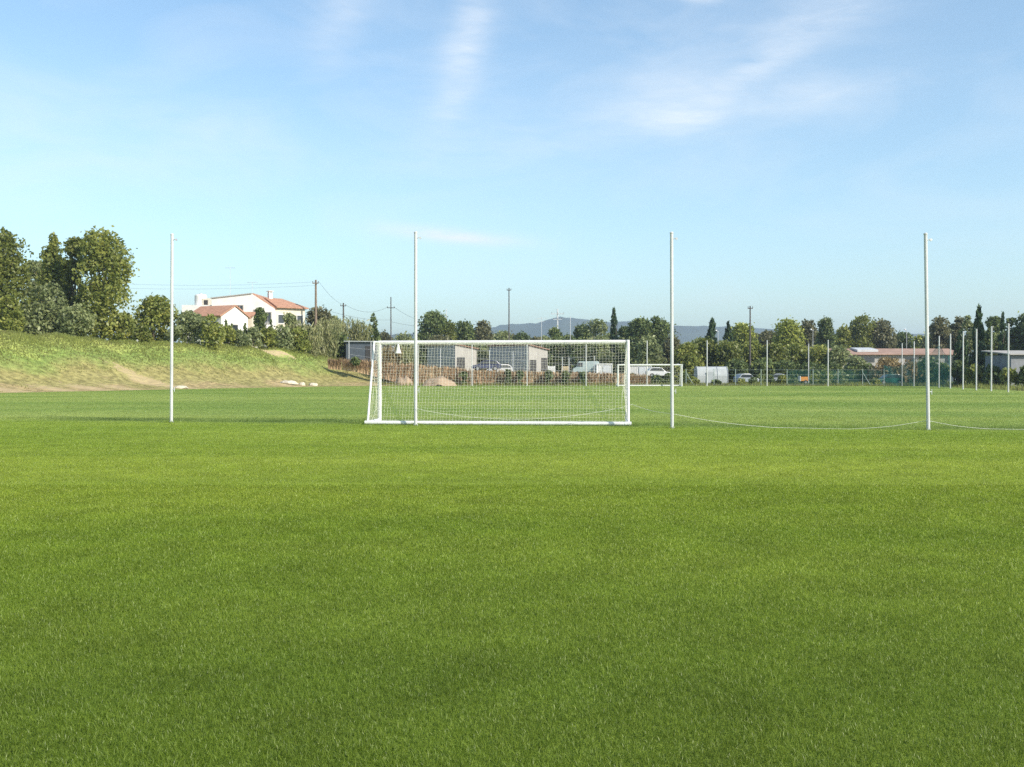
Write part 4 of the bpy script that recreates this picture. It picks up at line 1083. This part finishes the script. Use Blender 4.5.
def fences():
    # reed screen made of upright panels following the ground
    D = 127.0
    pts = [(328, 359.5, 365), (342, 359.5, 366), (356, 360, 368), (370, 361, 371), (384, 362, 375), (399, 364, 379), (414, 364, 382), (428, 366, 384), (442, 367, 384.5), (456, 368, 385), (470, 370, 385),
           (484, 370.5, 385), (497, 371, 385), (509, 371, 385), (521, 371.5, 385), (534, 372, 385), (546, 372, 385), (560, 372.5, 385), (573, 372.5, 385), (586, 373, 385), (600, 373, 385), (614, 373.5, 385), (628, 374, 385), (640, 375, 385), (650, 375.5, 385)]
    o = Vector((X_(328, D), D, 0))
    t = thing('reed_fence', 'rust brown reed screen fence along the far edge of the field', 'fence', o)
    mats = [mat('reed_screen', c, .9, .35, 3, stretch=(5, 5, .5), bump=.3) for c in ((.42, .295, .175), (.46, .335, .205), (.38, .25, .145))]
    for i in range(len(pts) - 1):
        a, b = pts[i], pts[i + 1]; ns = 12
        y = .15 * math.sin(i * 1.7)
        V = []; top, bot = [], []
        for k in range(ns + 1):
            u = k / ns; px = a[0] + (b[0] - a[0]) * (.03 + .92 * u)
            zt = Z_(a[1] + (b[1] - a[1]) * u, D) + rng.normal(0, .07) - (.12 if k in (0, ns) else 0); zb = Z_(a[2] + (b[2] - a[2]) * u, D) - .5
            yy = y + .05 * math.sin(k * 2.2 + i)
            top.append((X_(px, D) - o.x, yy, zt)); bot.append((X_(px, D) - o.x, yy, zb))
        mb = MB(); th = .07
        for k in range(ns):
            q = [bot[k], bot[k + 1], top[k + 1], top[k]]
            vs = q + [(p[0], p[1] + th, p[2]) for p in q]
            mb.add(vs, [(0, 1, 2, 3), (7, 6, 5, 4), (0, 4, 5, 1), (2, 6, 7, 3), (1, 5, 6, 2), (3, 7, 4, 0)])
        mb.build('reed_panel', mats[int(rng.integers(0, 3))], t)
        MB().bar((top[0][0] - .03, y + .16, bot[0][2]), (top[0][0] - .03, y + .16, top[0][2] + .15), .045, n=6).build('fence_post', M['wood_pole'], t)
    # ragged reeds leaning out of the screen
    P = []
    for i in range(len(pts) - 1):
        a, b = pts[i], pts[i + 1]
        for k in range(150):
            u = rng.uniform(0, 1); px = a[0] + (b[0] - a[0]) * u
            zt, zb = Z_(a[1] + (b[1] - a[1]) * u, D), Z_(a[2] + (b[2] - a[2]) * u, D)
            P.append((X_(px, D) - o.x, rng.uniform(-.35, .0), zb + (zt - zb) * rng.uniform(.0, 1.02) ** .8))
    V, Q = leaf_cards(np.array(P), .055, 2.2, 6.0)
    np_mesh('reeds', V, Q, LM['rust'], t, attrs={'tint': np.repeat(np.clip(rng.normal(.5, .3, len(P)), 0, 1), 4)})
    # wire fence along the sheds
    D = 131.5; o = Vector((X_(330, D), D, 0))
    t = thing('wire_fence', 'wire fence on thin pale posts in front of the sheds', 'fence', o)
    prev = None
    for px, yt, yb in ((349, 340.5, 363), (371, 341, 370), (393, 346, 374), (440.5, 348.5, 378), (489.5, 350, 380), (513, 351, 380), (562.5, 357, 380), (569, 357.5, 380), (594.5, 356, 380)):
        x = X_(px, D) - o.x; zt, zb = Z_(yt, D), Z_(yb, D) - 1
        MB().bar((x, 0, zb), (x, 0, zt), .05, n=6).build('fence_post', M['galv'], t)
        if prev:
            mb = MB()
            for k in range(5):
                f_ = .12 + .86 * k / 4
                mb.bar((prev[0], -.05, prev[1] + (prev[2] - prev[1]) * f_), (x, -.05, zb + (zt - zb) * f_), .012, n=4)
            mb.build('fence_wire', M['galv'], t)
        prev = (x, zb, zt)
    # right hand wire fence with a braced post
    D = 124.5; o = Vector((X_(680, D), D, 0))
    t = thing('wire_fence', 'low green wire fence in front of the hedge with a braced post', 'fence', o)
    gm = mat('green_fence_post', (.30, .36, .33), .6, .15, 3)
    prev = None
    for px in (686, 714, 735.5, 761, 787, 813, 838, 862.5, 884):
        x = X_(px, D) - o.x; h = 2.0
        MB().bar((x, 0, -.3), (x, 0, h), .04, n=6).build('fence_post', gm, t)
        if px in (686, 862.5): MB().bar((x, -.05, h * .8), (x + 1.0, -.1, -.1), .035, n=6).build('brace', gm, t)
        if prev is not None:
            mb = MB()
            for z in (.15, .7, 1.3, 1.9): mb.bar((prev, -.05, z), (x, -.05, z), .010, n=4)
            mb.build('fence_wire', gm, t)
        prev = x
    cl_ = bpy.data.materials['teal_windbreak_mesh'].copy(); cl_.name = 'dark_green_shade_mesh'
    for nd in cl_.node_tree.nodes:
        if nd.type == 'BSDF_DIFFUSE': nd.inputs[0].default_value = (.030, .115, .095, 1)
        if nd.type == 'MAP_RANGE': nd.inputs[3].default_value = .05; nd.inputs[4].default_value = .42
        if nd.type == 'TEX_NOISE': nd.inputs['Scale'].default_value = .45
    V, Q = [], []; xa, xb = X_(787, D) - o.x, X_(884, D) - o.x
    for i in range(41):
        x = xa + (xb - xa) * i / 40
        for j in range(4): V.append((x, .09 + .04 * math.sin(i * 1.1 + j), .05 + j * .6))
    for i in range(40):
        for j in range(3): q = i * 4 + j; Q.append((q, q + 4, q + 5, q + 1))
    np_mesh('fence_cloth', V, Q, cl_, t, smooth=True)
    # sand heaps: rough mounds
    def heap(name, label, px0, px1, top, D, dep, m, seed, base=None):
        a, b = X_(px0, D), X_(px1, D); w = b - a; gz = max(0, float(bank_h((a + b) / 2, D))) - .05
        h = Z_(top, D) - gz; n = 26; r2 = np.random.default_rng(seed)
        V = []; Q = []
        ph = r2.uniform(0, 6, 6)
        for j in range(n + 1):
            for i in range(n + 1):
                u, v = i / n * 2 - 1, j / n * 2 - 1
                rr = math.hypot(u, v) ; rr *= 1 + .04 * math.sin(3 * math.atan2(v, u) + ph[0]) + .03 * math.sin(5 * math.atan2(v, u) + ph[1])
                z = max(0, 1 - rr ** 2.2) ** .8 * (.84 + .07 * math.sin(7 * u + ph[2]) + .05 * math.sin(4 * v + 9 * u + ph[3])) + r2.normal(0, .035) * (rr < .9)
                V.append((u * w / 2, v * dep / 2, z * h - .03))
        for j in range(n):
            for i in range(n):
                q = j * (n + 1) + i; Q.append((q, q + 1, q + n + 2, q + n + 1))
        ob = np_mesh(name, V, Q, m, smooth=True); ob.location = ((a + b) / 2, D, gz)
        return tag(ob, label, 'heap', 'heaps of earth at the end of the bank')
    heap('sand_heap', 'long pinkish sand heap seen through the near goal net', 421, 457, 375, 121.5, 3.4, M['sand'], 1)
    heap('sand_heap', 'small sandy earth heap between the goal post and the near pole', 393, 415, 375, 125.5, 2.2, M['sand'], 2)
    # pale stones dumped on the foot of the bank
    def stone(label, px, D, w, h, seed):
        r2 = np.random.default_rng(seed); mb = MB(); n = 9
        prof = [(w * .5, -.05), (w * .52, h * .3), (w * .42, h * .75), (w * .18, h)]
        mb.lathe(prof, n=n)
        mb.v = [(p[0] * (1 + r2.normal(0, .12)), p[1] * .6 * (1 + r2.normal(0, .12)), p[2] * (1 + r2.normal(0, .1))) for p in mb.v]
        x = X_(px, D); ob = mb.build('stone', M['stone'], None); ob.location = (x, D, max(0, float(bank_h(x, D))))
        tag(ob, label, 'stone', 'pale stones at the foot of the bank')
    stone('long flat pale stone slab at the foot of the bank', 288, 114.5, 2.0, .35, 3)
    stone('small pale stone between the flat slab and the outer stone', 302, 115.6, .8, .3, 4)
    stone('pale stone at the foot of the bank, nearest the goal', 313, 116.6, 1.1, .33, 5)
    stone('flat pale stone on the bank beside the first tall pole', 181, 98.2, 1.3, .25, 6)
    # white stake on the crest
    x, D = X_(137.5, 112), 112; t = thing('stake', 'thin white marker stake on the crest of the bank', 'stake', (x, D, float(bank_h(x, D)) - .1))
    MB().bar((0, 0, 0), (0, 0, .75), .05, n=6).build('post', M['white_paint'], t); MB().box((0, -.055, .62), (.22, .02, .2)).build('tag', M['white_paint'], t)

def vegetation():
    T = lambda *a, **k: plant('tree', *a, **k)
    g1 = 'trees on the grass bank'
    T('yellow green tree cut off by the edge of the photo', 'tree', -2, 229, 70, 112, 'plane', 'egg', .08, g1)
    T('dark pointed tree at the back of the big leafy clump', 'tree', 54, 234, 66, 121, 'broad', 'cone', .0, g1)
    T('slender yellow tinged tree squeezed inside the big leafy clump', 'tree', 76, 237, 32, 118, 'plane', 'egg', .1, g1)
    T('biggest broad leafy tree on the bank', 'tree', 103, 232, 68, 116, 'broad', 'egg', .05, g1)
    T('hazy blue green tree in the gap between the edge tree and the big clump', 'tree', 37, 262, 34, 130, 'olive', 'egg', .1, g1)
    T('grey green bushy tree low at the foot of the dark pointed tree', 'tree', 48, 284, 52, 112.5, 'olive', 'dome', .04, g1)
    S = lambda *a, **k: plant('shrub', *a, **k)
    g2 = 'shrubs along the crest of the bank'
    S('dull green shrub under the tree at the edge of the photo', 'shrub', 8, 296, 36, 108, 'broad', 'dome', .03, g2)
    S('grey green shrub under the biggest leafy tree', 'shrub', 76, 306, 42, 111, 'olive', 'dome', .03, g2)
    S('dense green shrub beside the trunk of the biggest leafy tree', 'shrub', 122, 314, 40, 114, 'broad', 'dome', .03, g2)
    S('tall rounded green bush behind the first tall white pole', 'bush', 154, 297, 58, 119, 'broad', 'dome', .03, g2)
    S('low yellow green shrub at the foot of the tall rounded bush', 'shrub', 143, 325, 20, 113, 'plane', 'dome', .03, g2)
    S('broad green bush between the first tall pole and the house', 'bush', 188, 312, 52, 119, 'olive', 'dome', .03, g2)
    S('bush hiding the foot of the red roofed annex', 'bush', 212, 315, 28, 117, 'broad', 'dome', .03, g2)
    g3 = 'small cypresses in front of the house'
    for px, top, w in ((226, 319, 7), (232, 323, 6), (245, 322, 7), (271, 319, 7), (289, 322, 7), (303, 326, 8), (309, 329, 8)):
        plant('cypress', 'small dark cypress in the hedge before the white house', 'cypress', px, top, w, float(np.interp(px, [215, 250, 310], [122, 126, 133])), 'dark', 'spire', .02, g3)
    for px, top, w, k in ((228, 326, 22, 'broad'), (240, 329, 26, 'olive'), (254, 327, 24, 'olive'), (268, 328, 26, 'broad'), (283, 326, 26, 'olive'), (298, 328, 24, 'broad')):
        S('low green shrub in the hedge before the white house', 'shrub', px, top, w, float(np.interp(px, [215, 250, 310], [121, 125, 131.5])), k, 'dome', .02, 'hedge shrubs before the house')
    T('small dark round headed tree standing before the house windows', 'tree', 260, 308, 15, 130, 'dark', 'oval', .5, 'trees by the house')
    T('slim pale green tree in front of the cream wing', 'tree', 290, 314, 12, 134, 'olive', 'egg', .2, 'trees by the house')
    T('olive coloured tree behind the stout brown pole', 'tree', 318, 308, 28, 142, 'brown', 'egg', .1, 'trees by the house')
    g4 = 'clumps of tall canes'
    canes('pale cane clump right beside the cream wing of the house', 297, 322, 20, 133, g4)
    canes('pale cane clump in front of the stout brown pole', 312, 326, 18, 133.5, g4)
    canes('tall pale cane clump between the brown pole and the short dark pole', 327, 320, 22, 137, g4)
    canes('tall pale cane clump under the short dark pole', 346, 318, 24, 152, g4, base=362)
    canes('yellow cane clump beside the slim upright cypress', 361, 321, 20, 153, g4, base=362)
    canes('dry brown cane clump just inside the end of the near goal', 392, 347, 20, 129.5, g4, kind='dry', n_stem=30)
    canes('dry cane clump showing between goal post and near pole', 405, 346, 20, 130, g4, n_stem=36)
    T('grey green tree behind the tall cane clumps', 'tree', 333, 316, 22, 160, 'olive', 'egg', .1, 'trees by the house')
    S('dark shrub at the foot of the cane clumps', 'shrub', 338, 333, 22, 140, 'dark', 'dome', .02, 'shrubs at the end of the bank')
    plant('cypress', 'slim upright dark cypress between the canes and the goal corner', 'cypress', 373.5, 312, 13, 165, 'dark', 'column', .02, None, base=372)
    # trees behind the near goal
    g5 = 'trees behind the near goal'
    for a in (
        ('low far tree between the upright cypress and the bracketed pole', 384, 333, 22, 220, 'brown', 'dome', .03),
        ('low olive tree just behind the near pole at the goal', 404, 334, 26, 220, 'olive', 'dome', .03),
        ('irregular dark pine beside the short white mast', 434, 312, 34, 205, 'dark', 'egg', .1),
        ('yellowish tree at the side of the dark pine', 449, 322, 20, 204, 'plane', 'egg', .08),
        ('dark grey bushy tree past the yellowish one', 464, 322, 28, 212, 'dark', 'dome', .04),
        ('brownish tree against the first slope of the hill', 483, 321, 26, 214, 'brown', 'dome', .04),
        ('low tree at the foot of the tall slim pole', 503, 332, 26, 222, 'olive', 'dome', .03),
        ('low dark tree right of the tall slim pole', 522, 333, 22, 226, 'dark', 'dome', .03),
        ('low tree below the hill before the white mast', 536, 337, 18, 226, 'brown', 'dome', .03),
        ('dark tree at the foot of the crossarm pole', 554, 328, 18, 200, 'dark', 'egg', .05),
        ('small dark tree between the white mast and the olive tree', 582, 325, 19, 196, 'dark', 'egg', .05),
        ('olive green tree in front of the tall cypress', 598, 320, 26, 190, 'olive', 'egg', .05),
        ('dark tree between the tall cypress and the big dark tree', 624, 327, 18, 186, 'dark', 'egg', .04),
        ('big dark round tree behind the distant goal, nearer the cypress', 639, 319, 30, 178, 'dark', 'egg', .05),
        ('big dark round tree behind the distant goal, beside the tall pole', 657, 317, 34, 180, 'dark', 'egg', .05),
        ):
        T(a[0], 'tree', *a[1:], g5)
    g6 = 'bushes behind the reed screen'
    for a in (
        ('grey bush between the two sheds above the blue car', 480, 344, 22, 158, 'olive', 'dome', .03),
        ('dark bush behind the two sheds', 440, 336, 34, 175, 'brown', 'dome', .03),
        ('dark bush filling the gap past the beige gable', 558, 338, 24, 168, 'dark', 'dome', .02),
        ('dark bush above the teal van', 578, 339, 26, 166, 'dark', 'dome', .02),
        ('grey green bush above the white container', 601, 337, 26, 164, 'olive', 'dome', .02),
        ('dark bush inside the distant goal opening', 622, 343, 20, 160, 'dark', 'dome', .02),
        ('grey green olive bush behind the distant goal', 649, 336, 28, 156, 'olive', 'dome', .02),
        ('brown green bush behind the tall pole beside the goal', 672, 337, 22, 158, 'brown', 'dome', .02),
        ):
        S(a[0], 'bush', *a[1:], g6)
    for px, top, w in ((355.5, 357.5, 9), (508, 369, 7), (520, 371, 6), (548.5, 371, 8), (566, 371.5, 8), (583, 372, 8), (464, 372, 7)):
        S('small dark plant growing in front of the reed screen', 'shrub', px, top, w, 126, 'dark', 'dome', .02, 'small plants before the reed screen', base=385.5 if px > 400 else 365)
    for px, top, w in ((632, 374, 12), (656, 375, 14), (668, 374, 14), (684, 372, 14)):
        S('low dark green bush behind the distant goal line', 'bush', px, top, w, 128, 'dark', 'dome', .02, 'low bushes behind the distant goal', base=386)
    # the hedge and trees on the right
    g7 = 'hedge bushes along the far edge'
    for a in (
        ('leafy bush just past the distant goal', 688, 343, 30, 150, 'broad', 'dome', .02),
        ('yellow green bush above the polytunnel', 706, 340, 32, 152, 'plane', 'dome', .02),
        ('yellow green bush under the two pointed cypresses', 728, 342, 32, 150, 'plane', 'dome', .02),
        ('leafy bush behind the brown utility pole', 752, 343, 34, 152, 'broad', 'dome', .02),
        ('leafy bush behind the pale pole of the hedge', 775, 344, 32, 150, 'plane', 'dome', .02),
        ('leafy bush under the bright yellow green tree', 797, 344, 34, 151, 'broad', 'dome', .02),
        ('leafy bush under the brown tree and street lamp', 819, 346, 30, 148, 'broad', 'dome', .02),
        ('grey green bush before the end of the long red roof', 838, 347, 26, 146, 'olive', 'dome', .02),
        ('grey green bush in front of the long building', 856, 358, 26, 142, 'olive', 'dome', .02),
        ):
        S(a[0], 'bush', *a[1:], g7)
    for i, (px, top, w, k) in enumerate(((736, 360, 26, 'dark'), (762, 360, 28, 'dark'), (784, 361, 28, 'dark'), (809, 362, 26, 'dark'), (832, 362, 28, 'dark'), (853, 366, 26, 'dark'), (866, 364, 22, 'dark'))):
        S('dark lower bush along the hedge behind the wire fence', 'bush', px, top, w, 141.5 if px not in (746,) else 142, k, 'dome', .01, 'dark lower hedge bushes', base=385)
    for px, top, w, k in ((741, 379, 12, 'broad'), (753, 378, 10, 'dark'), (771, 376, 12, 'dark'), (783, 375, 12, 'broad'), (794, 378, 9, 'dark'), (815, 375, 14, 'broad'), (875, 379, 14, 'broad'), (694, 377, 14, 'broad'), (716, 380, 12, 'dark'), (840, 372, 18, 'olive'), (826, 370, 18, 'broad')):
        S('low ragged bush just behind the wire fence of the far edge', 'bush', px, top, w, 127, k, 'dome', .01, 'low bushes behind the wire fence', base=386)
    S('dry brown bush below the red roofed building', 'bush', 886, 358, 38, 138, 'dry', 'dome', .01, 'dry bushes by the teal net')
    S('dry brown bush partly behind the teal netting', 'bush', 912, 361, 26, 139, 'dry', 'dome', .01, 'dry bushes by the teal net')
    S('dark green bush behind the teal netting', 'bush', 931, 358, 30, 130, 'dark', 'dome', .01, 'bushes by the side poles')
    g8 = 'trees beyond the hedge'
    for a in (
        ('yellow green tree beside the brown utility pole', 742, 324, 34, 190, 'yellow', 'dome', .05),
        ('grey tree between the brown utility pole and the brightest tree', 768, 332, 26, 200, 'brown', 'dome', .05),
        ('brightest yellow green tree beyond the hedge', 789, 320, 34, 180, 'yellow', 'dome', .05),
        ('brown tree behind the street lamp at the hedge', 808, 319, 20, 195, 'brown', 'egg', .05),
        ('dark upright tree between the brown tree and the greener ones', 826, 318, 19, 188, 'dark', 'egg', .05),
        ('mid green tree above the end of the red roof', 844, 327, 24, 205, 'broad', 'dome', .05),
        ('tall yellow green tree above the pale skylight of the red roof', 861, 316, 27, 205, 'plane', 'egg', .05),
        ('brown green wide tree above the red roof', 882, 320, 30, 206, 'brown', 'dome', .05),
        ('low dark tree above the far part of the red roof', 902, 333, 30, 210, 'dark', 'dome', .05),
        ('small yellow tree beside the leaning pole', 920, 336, 17, 206, 'yellow', 'dome', .05),
        ('grey brown round tree past the leaning pole', 941, 317, 26, 170, 'brown', 'egg', .08),
        ('tall pale tree left of the tallest cypress', 957, 312, 17, 165, 'brown', 'egg', .08),
        ('slim pale green tree touching the tallest cypress', 968, 314, 13, 160, 'olive', 'egg', .08),
        ('round dark tree between the two tall cypresses', 994, 317, 18, 160, 'dark', 'egg', .1),
        ('dark pine behind the outermost poles', 1013, 318, 20, 150, 'dark', 'egg', .15),
        ('dark pine cut off by the picture edge past the poles', 1033, 313, 34, 148, 'dark', 'egg', .15),
        ):
        T(a[0], 'tree', *a[1:], g8)
    for px, top, w, D, k in ((700, 339, 30, 216, 'olive'), (724, 341, 30, 218, 'broad'), (757, 335, 32, 220, 'brown'), (777, 336, 30, 222, 'olive'), (815, 332, 30, 218, 'olive'),
                             (838, 333, 30, 222, 'broad'), (872, 331, 30, 224, 'olive'), (895, 337, 28, 222, 'brown'), (930, 335, 26, 200, 'olive'), (950, 330, 24, 190, 'olive'), (986, 331, 26, 180, 'olive'), (1005, 332, 24, 178, 'dark')):
        T('low tree filling the mixed belt behind the hedge past the distant goal', 'tree', px, top, w, D, k, 'dome', .03, 'low tree belt behind the hedge')
    for px, top, w, D, k in ((493, 335, 26, 236, 'olive'), (513, 335, 26, 238, 'brown'), (545, 337, 24, 236, 'olive'), (568, 335, 24, 236, 'dark'), (422, 333, 26, 232, 'olive'), (474, 332, 26, 236, 'olive'), (610, 333, 24, 230, 'olive'), (588, 334, 22, 230, 'brown')):
        T('low tree in the far belt just above the crossbar of the near goal', 'tree', px, top, w, D, k, 'dome', .03, 'low tree belt above the crossbar')
    g9 = 'tall cypresses'
    C = lambda *a, **k: plant('cypress', *a, **k)
    C('tall narrow cypress rising behind the end of the near goal', 'cypress', 614, 306, 16, 182, 'cypress', 'spire', .01, g9)
    C('broad pointed cypress behind the pale pole past the distant goal', 'cypress', 712, 319, 26, 172, 'cypress', 'cone', .01, g9)
    C('second pointed cypress beside the yellow green tree', 'cypress', 728, 322, 20, 174, 'cypress', 'cone', .01, g9)
    C('narrow dark cypress between the pale tree and the side poles', 'cypress', 961, 328, 13, 120, 'cypress', 'column', .01, g9)
    C('tallest dark cypress behind the side poles', 'cypress', 978.5, 304, 21, 122, 'cypress', 'spire', .01, g9)
    C('stubby cypress at the side of the tallest one', 'cypress', 989, 321, 16, 124, 'dark', 'spire', .01, g9)
    C('slender tall cypress nearest the grey wall', 'cypress', 1002.5, 312, 14, 120, 'cypress', 'spire', .01, g9)
    for px, top, w, D, k, lb in ((958, 361, 20, 118, 'dark', 'dark bush at the foot of the narrow cypress'), (974, 366, 22, 114, 'broad', 'green bush at the foot of the tallest cypress'),
                                 (993, 366, 24, 112, 'dark', 'dark bush between the two outer cypresses'), (1010, 369, 22, 104, 'broad', 'green bush in front of the grey outbuilding'),
                                 (1027, 366, 24, 103, 'dark', 'dark bush at the picture edge before the outbuilding'), (943, 364, 22, 120, 'dark', 'dark bush at the end of the teal netting')):
        S(lb, 'bush', px, top, w, D, k, 'dome', .01, 'bushes by the side poles')

# ------------------------------------------------------------------ sky, sun, haze, camera
SUN_AZ, SUN_EL = R(130), R(35)       # azimuth from +Y towards +X
def lighting():
    w = bpy.data.worlds.new('World'); scene.world = w; w.use_nodes = True
    N, L = w.node_tree.nodes, w.node_tree.links
    N.clear()
    out = N.new('ShaderNodeOutputWorld'); bg = N.new('ShaderNodeBackground'); sk = N.new('ShaderNodeTexSky')
    sk.sky_type = 'NISHITA'; sk.sun_disc = False; sk.sun_elevation = SUN_EL; sk.sun_rotation = SUN_AZ
    sk.air_density = 1.0; sk.dust_density = 0.9; sk.ozone_density = 0.6
    bg.inputs['Strength'].default_value = 0.116
    # cirrus: streaky noise shaped by soft patches fixed in the sky
    tc = N.new('ShaderNodeTexCoord'); sp = N.new('ShaderNodeSeparateXYZ'); L.new(tc.outputs['Generated'], sp.inputs[0])
    def math_(op, a, b=None, c=None):
        n = N.new('ShaderNodeMath'); n.operation = op
        for i, q in enumerate((a, b, c)):
            if q is None: continue
            if isinstance(q, (int, float)): n.inputs[i].default_value = q
            else: L.new(q, n.inputs[i])
        return n.outputs[0]
    az = math_('ARCTAN2', sp.outputs['X'], sp.outputs['Y']); el = math_('ARCSINE', sp.outputs['Z'])
    cmb = N.new('ShaderNodeCombineXYZ'); L.new(az, cmb.inputs[0]); L.new(el, cmb.inputs[1])
    def noise(scale, rot, sx, sy, det=6, dist=.6):
        mp = N.new('ShaderNodeMapping'); mp.inputs['Rotation'].default_value = (0, 0, rot); mp.inputs['Scale'].default_value = (sx, sy, 1)
        n = N.new('ShaderNodeTexNoise'); n.inputs['Scale'].default_value = scale; n.inputs['Detail'].default_value = det
        n.inputs['Roughness'].default_value = .58; n.inputs['Distortion'].default_value = dist
        L.new(cmb.outputs[0], mp.inputs[0]); L.new(mp.outputs[0], n.inputs['Vector']); return n.outputs['Fac']
    total = None
    # px, py, half-length, half-width (pixels of the photo at this focal length), tilt in degrees, strength
    for (px, py, a, b, tilt, s) in ((466, 45, 75, 22, 72, .55), (342, 22, 40, 24, 60, .35), (645, 114, 85, 28, 14, .30), (690, 122, 40, 14, 5, .45), (820, 32, 75, 24, 14, .40),
                                    (765, 74, 45, 10, 22, .45), (450, 236, 62, 7, -5, 1.1), (820, 106, 70, 16, 4, .30), (690, 1, 30, 6, -10, .6), (720, 90, 200, 90, 14, .14),
                                    (70, 165, 160, 60, 6, .16), (250, 160, 150, 30, -5, .14), (470, 120, 60, 90, 60, .15), (20, 205, 60, 25, 0, .2)):
        u0, v0 = math.atan((px - CX) / F), math.atan((HORIZON - py) / F)
        ca, sa = math.cos(R(tilt)), math.sin(R(tilt))
        du = math_('SUBTRACT', az, u0); dv = math_('SUBTRACT', el, v0)
        p = math_('ADD', math_('MULTIPLY', du, ca * F / a), math_('MULTIPLY', dv, sa * F / a))
        q = math_('ADD', math_('MULTIPLY', du, -sa * F / b), math_('MULTIPLY', dv, ca * F / b))
        r2 = math_('ADD', math_('MULTIPLY', p, p), math_('MULTIPLY', q, q))
        gs = math_('MULTIPLY', math_('EXPONENT', math_('MULTIPLY', r2, -1.0)), s * .9)
        total = gs if total is None else math_('ADD', total, gs)
    n1 = noise(9, R(-18), 1.0, 3.2); n2 = noise(20, R(-24), 1.0, 4.5, 8, .5)
    nz = math_('ADD', math_('MULTIPLY', n1, .62), math_('MULTIPLY', n2, .58))
    mr = N.new('ShaderNodeMapRange'); mr.inputs[1].default_value = .40; mr.inputs[2].default_value = .85; mr.inputs[3].default_value = .32; mr.inputs[4].default_value = 1.15
    L.new(nz, mr.inputs[0])
    cl = math_('MULTIPLY', total, mr.outputs[0]); n3 = noise(5, R(-10), 1, 2.6)
    veil = N.new('ShaderNodeMapRange'); veil.inputs[1].default_value = .45; veil.inputs[2].default_value = .8; veil.inputs[3].default_value = 0; veil.inputs[4].default_value = .22
    L.new(n3, veil.inputs[0])
    cl = math_('MINIMUM', math_('ADD', cl, veil.outputs[0]), .9)
    mx = N.new('ShaderNodeMix'); mx.data_type = 'RGBA'
    sky_tone = N.new('ShaderNodeVectorMath'); sky_tone.operation = 'MULTIPLY'; sky_tone.inputs[1].default_value = (.875, .995, 1.0)
    L.new(sk.outputs[0], sky_tone.inputs[0])
    L.new(cl, mx.inputs[0]); L.new(sky_tone.outputs[0], mx.inputs[6]); mx.inputs[7].default_value = (5.2, 5.35, 5.5, 1)
    L.new(mx.outputs[2], bg.inputs[0]); L.new(bg.outputs[0], out.inputs[0])
    sun = bpy.data.lights.new('sun', 'SUN'); sun.energy = 3.55; sun.angle = R(.53); sun.color = (1.0, .93, .82)
    so = bpy.data.objects.new('sun', sun); col.objects.link(so)
    d = Vector((math.sin(SUN_AZ) * math.cos(SUN_EL), math.cos(SUN_AZ) * math.cos(SUN_EL), math.sin(SUN_EL)))
    so.rotation_euler = d.to_track_quat('Z', 'Y').to_euler()

def haze():
    m, nt, N, L = new_mat('thin_haze')
    out = N.new('ShaderNodeOutputMaterial'); v = N.new('ShaderNodeVolumePrincipled')
    v.inputs['Color'].default_value = (.72, .86, 1.0, 1); v.inputs['Density'].default_value = .00028; v.inputs['Anisotropy'].default_value = .3
    L.new(v.outputs[0], out.inputs['Volume'])
    o = MB().box((0, 2000, 90), (13000, 8000, 186)).build('haze', m)
    tag(o, 'thin pale blue haze over the field and hills', 'haze', kind='stuff')

def camera():
    c = bpy.data.cameras.new('camera'); o = bpy.data.objects.new('camera', c); col.objects.link(o)
    c.sensor_width = 36.0; c.lens = 36.0 * F / 1024.0; c.clip_start = .05; c.clip_end = 20000
    o.location = (0, 0, HC)
    o.rotation_euler = (R(90) - math.atan((383.5 - HORIZON) / F), 0, 0)
    scene.camera = o
    scene.render.resolution_x, scene.render.resolution_y = 1024, 767
    vs = scene.view_settings
    vs.view_transform = 'Standard'; vs.look = 'None'; vs.gamma = 1; vs.exposure = 0.9; vs.use_curve_mapping = False
    cy = scene.cycles
    cy.use_denoising = False; cy.max_bounces = 6; cy.diffuse_bounces = 3; cy.transparent_max_bounces = 12; cy.volume_bounces = 0
    cy.use_adaptive_sampling = False

build_terrain()
build_grass()
build_rough_grass()
near_things()
far_poles()
buildings()
utility()
fences()
vegetation()
lighting()
haze()
camera()
